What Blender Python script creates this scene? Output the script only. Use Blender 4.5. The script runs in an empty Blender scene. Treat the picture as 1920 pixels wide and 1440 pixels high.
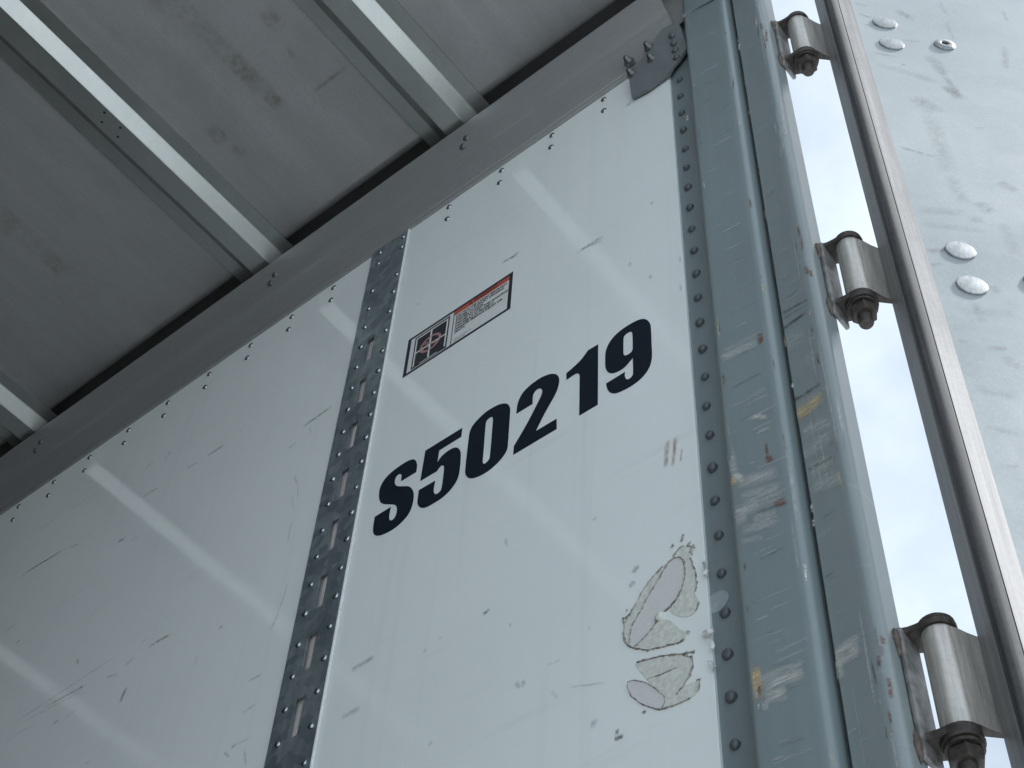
import bpy, bmesh, math, random
from mathutils import Vector, Matrix
random.seed(7)
SC = bpy.context.scene
COL = SC.collection

# ------------------------------------------------------------------ camera
# x runs along the trailer towards its rear, y out through the side wall, z up.
# x = 0 is the rear edge of the side lining, y = 0 its face; heights below are
# measured from the camera, which stands EYE above the yard.
EYE = 1.42
cam_data = bpy.data.cameras.new('camera')
cam = bpy.data.objects.new('camera', cam_data)
COL.objects.link(cam)
cam.matrix_world = Matrix((
    (0.77467058, 0.481368, 0.41008577, 0.622),
    (0.63077296, -0.63419668, -0.44712419, -1.0),
    (0.04484375, 0.60504497, -0.79492743, EYE),
    (0, 0, 0, 1)))
cam_data.sensor_width = 36.0
cam_data.lens = 36.0 * 2986.18 / 1920.0
cam_data.clip_start = 0.02
cam_data.clip_end = 4000
SC.camera = cam

# ------------------------------------------------------------------ light
SUN_DIR = Vector((0.56, 0.30, 0.80)).normalized()
SUN_EL = math.asin(SUN_DIR.z)
SUN_ROT = math.atan2(SUN_DIR.x, SUN_DIR.y)
world = bpy.data.worlds.new('World')
SC.world = world
world.use_nodes = True
wn, wl = world.node_tree.nodes, world.node_tree.links
wn.clear()
wo = wn.new('ShaderNodeOutputWorld')
bg = wn.new('ShaderNodeBackground')
sky = wn.new('ShaderNodeTexSky')
sky.sky_type = 'NISHITA'
sky.sun_disc = False
sky.sun_elevation = SUN_EL
sky.sun_rotation = SUN_ROT
sky.air_density = 1.0
sky.dust_density = 2.5
sky.ozone_density = 1.0
tc = wn.new('ShaderNodeTexCoord')
cl = wn.new('ShaderNodeTexNoise')
cl.inputs['Scale'].default_value = 3.2
cl.inputs['Detail'].default_value = 6
cl.inputs['Roughness'].default_value = 0.55
rmp = wn.new('ShaderNodeValToRGB')
rmp.color_ramp.elements[0].position = 0.30
rmp.color_ramp.elements[0].color = (0.25, 0.25, 0.25, 1)
rmp.color_ramp.elements[1].position = 0.68
rmp.color_ramp.elements[1].color = (0.95, 0.95, 0.95, 1)
mix = wn.new('ShaderNodeMix')
mix.data_type = 'RGBA'
mix.inputs[7].default_value = (7.8, 8.9, 9.7, 1)      # thin bright cloud
wl.new(tc.outputs['Generated'], cl.inputs['Vector'])
wl.new(cl.outputs['Fac'], rmp.inputs['Fac'])
wl.new(rmp.outputs['Color'], mix.inputs[0])
wl.new(sky.outputs['Color'], mix.inputs[6])
wl.new(mix.outputs[2], bg.inputs['Color'])
bg.inputs['Strength'].default_value = 0.058
wl.new(bg.outputs['Background'], wo.inputs['Surface'])

sun_data = bpy.data.lights.new('sun', 'SUN')
sun_data.energy = 4.4
sun_data.angle = math.radians(4)
sun_data.color = (0.985, 0.985, 0.985)
sun = bpy.data.objects.new('sun', sun_data)
COL.objects.link(sun)
sun.rotation_euler = SUN_DIR.to_track_quat('Z', 'Y').to_euler()
sun.location = SUN_DIR * 30

vs = SC.view_settings
vs.view_transform = 'Standard'
vs.look = 'None'
vs.gamma = 1.0
vs.use_curve_mapping = False
vs.exposure = 1.22
SC.render.engine = 'CYCLES'
SC.cycles.use_denoising = True
SC.cycles.max_bounces = 10
SC.cycles.diffuse_bounces = 8
SC.cycles.glossy_bounces = 4
SC.cycles.transparent_max_bounces = 12

# ------------------------------------------------------------------ helpers
def link(name, mesh, mat=None, parent=None, loc=None):
    o = bpy.data.objects.new(name, mesh)
    COL.objects.link(o)
    if mat is not None and mesh is not None and len(mesh.materials) == 0:
        mesh.materials.append(mat)
    if parent is not None:
        o.parent = parent
    if loc is not None:
        o.location = loc
    return o

def empty(name, loc=(0, 0, 0), parent=None):
    o = bpy.data.objects.new(name, None)
    o.empty_display_size = 0.1
    COL.objects.link(o)
    o.location = loc
    if parent is not None:
        o.parent = parent
    return o

def tag(o, label=None, cat=None, group=None, kind=None):
    if label: o['label'] = label
    if cat: o['category'] = cat
    if group: o['group'] = group
    if kind: o['kind'] = kind
    return o

def mesh_of(bm, name, smooth=False, angle=None):
    me = bpy.data.meshes.new(name)
    bmesh.ops.recalc_face_normals(bm, faces=bm.faces)
    bm.to_mesh(me)
    bm.free()
    if smooth:
        for p in me.polygons:
            p.use_smooth = True
        if angle is not None:
            me.set_sharp_from_angle(angle=math.radians(angle))
    return me

def box_bm(lo, hi, bm=None, bevel=0.0, seg=2):
    bm = bm or bmesh.new()
    r = bmesh.ops.create_cube(bm, size=1.0)
    c = [(a + b) / 2 for a, b in zip(lo, hi)]
    s = [abs(b - a) for a, b in zip(lo, hi)]
    for v in r['verts']:
        v.co = Vector((c[0] + v.co.x * s[0], c[1] + v.co.y * s[1], c[2] + v.co.z * s[2]))
    if bevel:
        es = list({e for v in r['verts'] for e in v.link_edges})
        bmesh.ops.bevel(bm, geom=es, offset=bevel, segments=seg, affect='EDGES', profile=0.5)
    return bm

def extrude_profile(pts, axis, a, b, closed=True, bm=None, steps=1):
    """pts: 2-D profile; axis 'z' -> (x, y) profile, 'x' -> (y, z), 'y' -> (x, z)."""
    bm = bm or bmesh.new()
    rows = []
    for k in range(steps + 1):
        t = a + (b - a) * k / steps
        row = []
        for p, q in pts:
            co = {'z': (p, q, t), 'x': (t, p, q), 'y': (p, t, q)}[axis]
            row.append(bm.verts.new(co))
        rows.append(row)
    n = len(pts)
    for k in range(steps):
        for i in range(n if closed else n - 1):
            j = (i + 1) % n
            bm.faces.new((rows[k][i], rows[k][j], rows[k + 1][j], rows[k + 1][i]))
    if closed:
        bm.faces.new(rows[0]); bm.faces.new(rows[-1])
    return bm

def arc(c, r, a0, a1, n):
    return [(c[0] + r * math.cos(math.radians(a0 + (a1 - a0) * i / n)),
             c[1] + r * math.sin(math.radians(a0 + (a1 - a0) * i / n))) for i in range(n + 1)]

def lathe_bm(prof, n=24, bm=None, axis='z', at=(0, 0, 0)):
    """prof: (radius, height) rows; axis 'z' up or 'y' pointing to -y."""
    bm = bm or bmesh.new()
    rings = []
    for r, h in prof:
        ring = []
        if r < 1e-6:
            pts = [(0, 0)]
        else:
            pts = [(r * math.cos(2 * math.pi * i / n), r * math.sin(2 * math.pi * i / n)) for i in range(n)]
        for p, q in pts:
            co = (p, q, h) if axis == 'z' else (p, -h, q)
            ring.append(bm.verts.new((co[0] + at[0], co[1] + at[1], co[2] + at[2])))
        rings.append(ring)
    for A, B in zip(rings[:-1], rings[1:]):
        if len(A) == 1 and len(B) == 1:
            continue
        for i in range(n):
            j = (i + 1) % n
            if len(A) == 1:
                bm.faces.new((A[0], B[i], B[j]))
            elif len(B) == 1:
                bm.faces.new((A[i], A[j], B[0]))
            else:
                bm.faces.new((A[i], A[j], B[j], B[i]))
    return bm

def poly_plate(loops, y0, thick, bm=None):
    """filled outline(s) in the wall plane (x, z), front at y0, going back by thick."""
    bm = bm or bmesh.new()
    edges, allv = [], []
    for lp in loops:
        vs_ = [bm.verts.new((x, y0, z)) for x, z in lp]
        allv.append(vs_)
        for i in range(len(vs_)):
            edges.append(bm.edges.new((vs_[i], vs_[(i + 1) % len(vs_)])))
    bmesh.ops.triangle_fill(bm, edges=edges, use_beauty=True)
    for vs_ in allv:
        bk = [bm.verts.new((v.co.x, y0 + thick, v.co.z)) for v in vs_]
        for i in range(len(vs_)):
            j = (i + 1) % len(vs_)
            bm.faces.new((vs_[i], vs_[j], bk[j], bk[i]))
    return bm

# ------------------------------------------------------------------ materials
class NT:
    def __init__(self, name):
        self.m = bpy.data.materials.new(name)
        self.m.use_nodes = True
        self.t = self.m.node_tree
        self.b = self.t.nodes['Principled BSDF']
        self.out = self.t.nodes['Material Output']
    def n(self, typ, **kw):
        nd = self.t.nodes.new(typ)
        for k, v in kw.items():
            if k.startswith('_'):
                setattr(nd, k[1:], v)
            else:
                nd.inputs[k.replace('__', ' ')].default_value = v
        return nd
    def l(self, a, b):
        self.t.links.new(a, b)
    def coord(self, scale=(1, 1, 1), rot=(0, 0, 0), which='Object'):
        c = self.n('ShaderNodeTexCoord')
        mp = self.n('ShaderNodeMapping')
        mp.inputs['Scale'].default_value = scale
        mp.inputs['Rotation'].default_value = rot
        self.l(c.outputs[which], mp.inputs['Vector'])
        return mp.outputs['Vector']
    def noise(self, vec, scale, detail=4, rough=0.55):
        t = self.n('ShaderNodeTexNoise', Scale=scale, Detail=detail, Roughness=rough)
        self.l(vec, t.inputs['Vector'])
        return t.outputs['Fac']
    def ramp(self, fac, *stops):
        r = self.n('ShaderNodeValToRGB')
        e = r.color_ramp.elements
        while len(e) < len(stops):
            e.new(0.5)
        for i, (p, c) in enumerate(stops):
            e[i].position = p
            e[i].color = (c, c, c, 1) if isinstance(c, (int, float)) else (*c, 1)
        self.l(fac, r.inputs['Fac'])
        return r.outputs['Color']
    def mix(self, fac, a, b):
        x = self.n('ShaderNodeMix', _data_type='RGBA')
        for sock, v in ((x.inputs[0], fac), (x.inputs[6], a), (x.inputs[7], b)):
            if hasattr(v, 'is_output'):
                self.l(v, sock)
            elif isinstance(v, (int, float)):
                sock.default_value = v
            else:
                sock.default_value = (*v, 1)
        return x.outputs[2]
    def math(self, op, a, b):
        x = self.n('ShaderNodeMath', _operation=op)
        for sock, v in ((x.inputs[0], a), (x.inputs[1], b)):
            if hasattr(v, 'is_output'):
                self.l(v, sock)
            else:
                sock.default_value = v
        return x.outputs[0]
    def bump(self, h, strength, dist):
        x = self.n('ShaderNodeBump', Strength=strength, Distance=dist)
        self.l(h, x.inputs['Height'])
        self.l(x.outputs['Normal'], self.b.inputs['Normal'])
    def set(self, **kw):
        for k, v in kw.items():
            s = self.b.inputs[k.replace('__', ' ')]
            if hasattr(v, 'is_output'):
                self.l(v, s)
            elif isinstance(v, (tuple, list)):
                s.default_value = (*v, 1)
            else:
                s.default_value = v
        return self

def mat_skin():
    k = NT('white_lining_skin')
    v = k.coord()
    big = k.noise(v, 2.2, 5, 0.6)
    streak = k.noise(k.coord((2.0, 2.0, 14.0), (0, 0.50, 0)), 1.6, 6, 0.65)
    fine = k.noise(v, 420, 2, 0.5)
    c = k.mix(k.ramp(big, (0.35, 0.0), (0.75, 1.0)), (0.715, 0.775, 0.78), (0.77, 0.825, 0.83))
    c = k.mix(k.ramp(streak, (0.58, 0.0), (0.80, 0.30)), c, (0.50, 0.51, 0.50))
    drip = k.noise(k.coord((34, 34, 1.1)), 1.0, 5, 0.6)
    c = k.mix(k.ramp(drip, (0.56, 0.0), (0.80, 0.22)), c, (0.52, 0.54, 0.53))
    c = k.mix(k.ramp(fine, (0.30, 0.0), (0.75, 0.16)), c, (0.55, 0.56, 0.56))
    k.set(Base__Color=c, Roughness=k.ramp(streak, (0.3, 0.055), (0.8, 0.15)), Specular__IOR__Level=0.40)
    k.bump(k.math('ADD', k.math('MULTIPLY', k.noise(v, 300, 2, 0.5), 0.012), k.noise(k.coord((1.0, 1.0, 0.6)), 5.5, 2, 0.45)), 0.5, 0.0016)
    return k.m

def mat_paint(name, col, rough=0.42, wear=0.25, weart=(0.34, 0.38, 0.40)):
    k = NT(name)
    v = k.coord()
    big = k.noise(v, 3.0, 5, 0.6)
    vert = k.noise(k.coord((30, 30, 1.2)), 1.5, 5, 0.6)
    diag = k.noise(k.coord((3, 3, 26), (0, 0.45, 0)), 3.0, 6, 0.7)
    fine = k.noise(v, 350, 2, 0.5)
    c = k.mix(k.ramp(big, (0.3, 0.0), (0.75, 1.0)), tuple(x * 0.90 for x in col), tuple(x * 1.08 for x in col))
    c = k.mix(k.ramp(vert, (0.45, 0.0), (0.80, 0.35)), c, tuple(x * 1.25 for x in col))
    c = k.mix(k.ramp(diag, (0.60, 0.0), (0.78, wear)), c, weart)
    c = k.mix(k.ramp(fine, (0.35, 0.0), (0.75, 0.15)), c, tuple(x * 0.7 for x in col))
    k.set(Base__Color=c, Roughness=k.ramp(big, (0.3, rough - 0.06), (0.75, rough + 0.08)), Specular__IOR__Level=0.5)
    k.bump(k.noise(v, 180, 3, 0.5), 0.12, 0.0008)
    return k.m

def mat_galv(name, lo, hi, rough=0.38, metal=0.9, scale=60, along=(1, 1, 1), bumpy=0.05):
    k = NT(name)
    v = k.coord()
    vo = k.n('ShaderNodeTexVoronoi', Scale=scale, Randomness=1.0)
    k.l(v, vo.inputs['Vector'])
    sep = k.n('ShaderNodeSeparateColor')
    k.l(vo.outputs['Color'], sep.inputs['Color'])
    st = k.noise(k.coord(along), 6.0, 6, 0.65)
    big = k.noise(v, 9, 6, 0.65)
    c = k.mix(k.ramp(sep.outputs['Red'], (0.0, 0.25), (1.0, 0.75)), lo, hi)
    c = k.mix(k.ramp(st, (0.35, 0.0), (0.75, 0.55)), c, lo)
    c = k.mix(k.ramp(big, (0.55, 0.0), (0.85, 0.6)), c, tuple(min(1, x * 1.25) for x in hi))
    k.set(Base__Color=c, Metallic=metal, Roughness=k.ramp(big, (0.3, rough - 0.05), (0.8, rough + 0.12)))
    k.bump(st, bumpy, 0.002)
    return k.m

def mat_alu(name, lo, hi, rough, along, metal=0.85, streak_scale=3.0, rough2=0.12, dirt=0.5):
    k = NT(name)
    a = k.noise(k.coord(along), streak_scale, 8, 0.7)
    v = k.coord()
    b = k.noise(v, 5.0, 6, 0.65)
    f = k.noise(v, 160, 3, 0.6)
    c = k.mix(k.ramp(a, (0.30, 0.0), (0.72, 1.0)), lo, hi)
    c = k.mix(k.ramp(b, (0.5, 0.0), (0.8, dirt)), c, tuple(x * 0.72 for x in lo))
    c = k.mix(k.ramp(f, (0.4, 0.0), (0.8, 0.25)), c, tuple(x * 0.75 for x in lo))
    k.set(Base__Color=c, Metallic=metal, Roughness=k.ramp(a, (0.3, rough), (0.75, rough + rough2)))
    k.bump(a, 0.10, 0.001)
    return k.m

def mat_flat(name, col, rough=0.5, metal=0.0, var=0.12, scale=90, bump=0.0):
    k = NT(name)
    n_ = k.noise(k.coord(), scale, 4, 0.6)
    c = k.mix(k.ramp(n_, (0.3, 0.0), (0.7, 1.0)), tuple(x * (1 - var) for x in col), tuple(min(1, x * (1 + var)) for x in col))
    k.set(Base__Color=c, Roughness=rough, Metallic=metal)
    if bump:
        k.bump(n_, bump, 0.002)
    return k.m

def mat_mark(name, col, scale=(40, 40, 40), nscale=4.0, rough=0.6):
    """dirt laid on a surface: opacity from the 'amount' attribute, the strip's own uv falloff and noise."""
    k = NT(name)
    uv = k.n('ShaderNodeUVMap')
    sp = k.n('ShaderNodeSeparateXYZ')
    k.l(uv.outputs['UV'], sp.inputs['Vector'])
    def fall(s, e):
        t = k.math('ABSOLUTE', k.math('SUBTRACT', k.math('MULTIPLY', s, 2.0), 1.0), 0.0)
        return k.math('SUBTRACT', 1.0, k.math('POWER', t, e))
    f = k.math('MULTIPLY', fall(sp.outputs['X'], 4.0), fall(sp.outputs['Y'], 1.6))
    nz = k.ramp(k.noise(k.coord(scale), nscale, 5, 0.7), (0.34, 0.0), (0.60, 1.0))
    at = k.n('ShaderNodeAttribute', _attribute_name='amount')
    f = k.math('MULTIPLY', k.math('MULTIPLY', f, nz), at.outputs['Fac'])
    tr = k.n('ShaderNodeBsdfTransparent')
    ms = k.n('ShaderNodeMixShader')
    k.set(Base__Color=col, Roughness=rough)
    k.l(f, ms.inputs[0])
    k.l(tr.outputs[0], ms.inputs[1])
    k.l(k.b.outputs[0], ms.inputs[2])
    k.l(ms.outputs[0], k.out.inputs['Surface'])
    return k.m

M = {}
M['skin'] = mat_skin()
M['post'] = mat_paint('grey_post_paint', (0.166, 0.206, 0.218), 0.40, 0.45, (0.27, 0.30, 0.305))
M['post2'] = mat_paint('worn_grey_post_paint', (0.178, 0.212, 0.221), 0.36, 0.8, (0.32, 0.345, 0.345))
M['strip'] = mat_galv('galvanised_strip', (0.13, 0.18, 0.21), (0.50, 0.58, 0.62), 0.36, 0.75, 60, (14, 14, 2.5), 0.06)
M['rivet'] = mat_flat('bright_rivet_steel', (0.36, 0.40, 0.43), 0.16, 1.0)
M['rivet_skin'] = mat_flat('painted_rivet', (0.30, 0.32, 0.34), 0.20, 0.95)
M['rivet_post_shaded'] = mat_flat('post_rivet', (0.085, 0.10, 0.108), 0.42, 0.2, 0.3)  # shadow around the rivet heads is put into this dark colour
M['bow'] = mat_galv('galvanised_roof_bow', (0.375, 0.40, 0.395), (0.44, 0.455, 0.44), 0.32, 0.85, 160, (4, 1.0, 4), 0.03)
M['rail'] = mat_alu('mill_aluminium_rail', (0.325, 0.338, 0.345), (0.375, 0.388, 0.395), 0.34, (0.30, 14, 14), 0.6, 2.0, 0.08, 0.25)
M['roof'] = mat_alu('dull_aluminium_roof', (0.265, 0.274, 0.276), (0.325, 0.334, 0.336), 0.48, (10, 0.7, 4), 0.35)
M['edge'] = mat_alu('weathered_aluminium_edge', (0.115, 0.115, 0.117), (0.255, 0.255, 0.257), 0.48, (40, 40, 0.8), 0.45)
M['gasket'] = mat_alu('rubber_gasket', (0.022, 0.024, 0.028), (0.11, 0.11, 0.112), 0.80, (60, 60, 0.9), 0.0)
M['gasket'].node_tree.nodes['Principled BSDF'].inputs['Specular IOR Level'].default_value = 0.15
M['steel'] = mat_alu('worn_hinge_steel', (0.34, 0.322, 0.298), (0.68, 0.66, 0.62), 0.27, (45, 45, 3.0), 0.6, 3.0, 0.2)
M['rust'] = mat_flat('rusty_dark_steel', (0.036, 0.030, 0.026), 0.55, 0.3, 0.55, 120, 0.4)
M['bracket'] = mat_flat('weathered_weld_steel', (0.165, 0.165, 0.162), 0.5, 0.35, 0.6, 60, 0.3)
M['bolt'] = mat_alu('scuffed_bolt_head', (0.15, 0.163, 0.172), (0.33, 0.36, 0.37), 0.40, (70, 30, 30), 0.45, 3.0, 0.15)
M['dark_bolt'] = mat_flat('grey_bolt', (0.13, 0.14, 0.15), 0.35, 0.7, 0.4, 130, 0.3)
M['number'] = mat_flat('black_vinyl', (0.005, 0.011, 0.019), 0.6, 0, 0.2, 200)
M['number'].node_tree.nodes['Principled BSDF'].inputs['Specular IOR Level'].default_value = 0.2
M['navy'] = mat_flat('navy_print', (0.013, 0.012, 0.030), 0.4, 0, 0.2, 200)
M['sticker'] = mat_flat('sticker_white', (0.66, 0.69, 0.68), 0.32, 0, 0.04, 200)
M['picto'] = mat_flat('picto_black', (0.018, 0.022, 0.028), 0.4, 0, 0.2, 200)
M['red'] = mat_flat('warning_red', (0.46, 0.085, 0.050), 0.38, 0, 0.12, 200)
M['pink'] = mat_flat('faded_red_ring', (0.50, 0.27, 0.28), 0.4, 0, 0.15, 300)
M['ink'] = mat_flat('print_ink', (0.045, 0.05, 0.06), 0.5, 0, 0.2, 300)
M['ink_red'] = mat_flat('dark_red_print', (0.13, 0.030, 0.024), 0.5, 0, 0.2, 300)
M['cream'] = mat_flat('torn_core_cream', (0.56, 0.585, 0.55), 0.75, 0, 0.16, 160, 0.5)
M['bare'] = mat_flat('torn_core_grey', (0.58, 0.59, 0.595), 0.7, 0, 0.06, 300, 0.15)
M['torn_edge'] = mat_flat('torn_skin_edge', (0.25, 0.235, 0.22), 0.7, 0, 0.8, 260, 0.4)
M['spot'] = mat_flat('primer_spot', (0.27, 0.31, 0.33), 0.5, 0, 0.15, 120)
M['weld'] = mat_flat('rusty_weld', (0.085, 0.068, 0.056), 0.7, 0.2, 0.6, 90, 0.4)
M['torn_skin'] = mat_flat('curled_white_skin', (0.62, 0.64, 0.64), 0.35, 0, 0.15, 300, 0.3)
M['slot'] = mat_alu('slot_backing', (0.40, 0.375, 0.365), (0.92, 0.89, 0.87), 0.5, (160, 160, 2), 0.1, 4.0)
M['void'] = mat_flat('cavity_black', (0.01, 0.01, 0.011), 0.8)
M['mark'] = mat_mark('rubbed_dirt', (0.085, 0.085, 0.08))
M['mark_pink'] = mat_mark('rusty_rub', (0.36, 0.22, 0.18), (120, 120, 14))
M['post_shaded'] = mat_paint('shaded_post_paint', (0.135, 0.155, 0.163), 0.45, 0.3, (0.18, 0.19, 0.19))  # post paint again, its shade at the bracket mixed in as darker colour
M['mark_white'] = mat_mark('scraped_paint', (0.55, 0.56, 0.54), (10, 10, 70), 4.0)
M['mark_tan'] = mat_mark('tan_scrape', (0.52, 0.42, 0.25), (10, 10, 70), 4.0)
M['mark_rust'] = mat_mark('rust_speck', (0.16, 0.07, 0.04), (60, 60, 60), 4.0)
M['stain'] = mat_mark('water_stain', (0.135, 0.115, 0.085), (30, 30, 30), 2.5, 0.8)
M['dark_far_wall'] = mat_alu('bounce_damping_grey', (0.17, 0.175, 0.18), (0.25, 0.255, 0.26), 0.7, (1, 1, 8), 0.0)  # unseen opposite wall, toned dark to cut the light it bounces
M['wood'] = mat_alu('floor_boards', (0.10, 0.095, 0.09), (0.16, 0.15, 0.14), 0.6, (1, 14, 1), 0.0)

def mat_door():
    k = NT('dirty_door_skin')
    v = k.coord()
    big = k.noise(v, 4.0, 6, 0.65)
    ver = k.noise(k.coord((16, 16, 2.2)), 1.8, 7, 0.7)
    hor = k.noise(k.coord((3, 3, 34)), 2.4, 6, 0.7)
    fine = k.noise(v, 380, 2, 0.5)
    patch = k.noise(v, 9.0, 7, 0.72)
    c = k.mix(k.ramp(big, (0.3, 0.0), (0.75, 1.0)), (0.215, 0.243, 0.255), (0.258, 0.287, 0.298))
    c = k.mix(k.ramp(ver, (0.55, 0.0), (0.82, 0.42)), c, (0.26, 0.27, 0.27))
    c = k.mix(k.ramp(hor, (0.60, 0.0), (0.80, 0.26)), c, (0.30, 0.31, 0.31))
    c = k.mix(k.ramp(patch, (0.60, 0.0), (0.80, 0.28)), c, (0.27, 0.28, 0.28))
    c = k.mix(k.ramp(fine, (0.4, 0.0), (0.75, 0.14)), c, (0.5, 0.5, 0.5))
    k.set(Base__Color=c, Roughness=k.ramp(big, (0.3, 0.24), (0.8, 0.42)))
    k.bump(k.noise(v, 45, 5, 0.6), 0.10, 0.0015)
    return k.m
M['door'] = mat_door()

def mat_ground():
    k = NT('pale_concrete_yard')
    v = k.coord()
    a = k.noise(v, 0.35, 6, 0.6)
    b = k.noise(v, 18, 5, 0.65)
    c = k.mix(a, (0.385, 0.415, 0.430), (0.452, 0.485, 0.502))
    c = k.mix(k.ramp(b, (0.4, 0.0), (0.7, 0.6)), c, (0.34, 0.345, 0.35))
    k.set(Base__Color=c, Roughness=0.9)
    k.bump(b, 0.6, 0.02)
    return k.m
M['ground'] = mat_ground()

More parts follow.
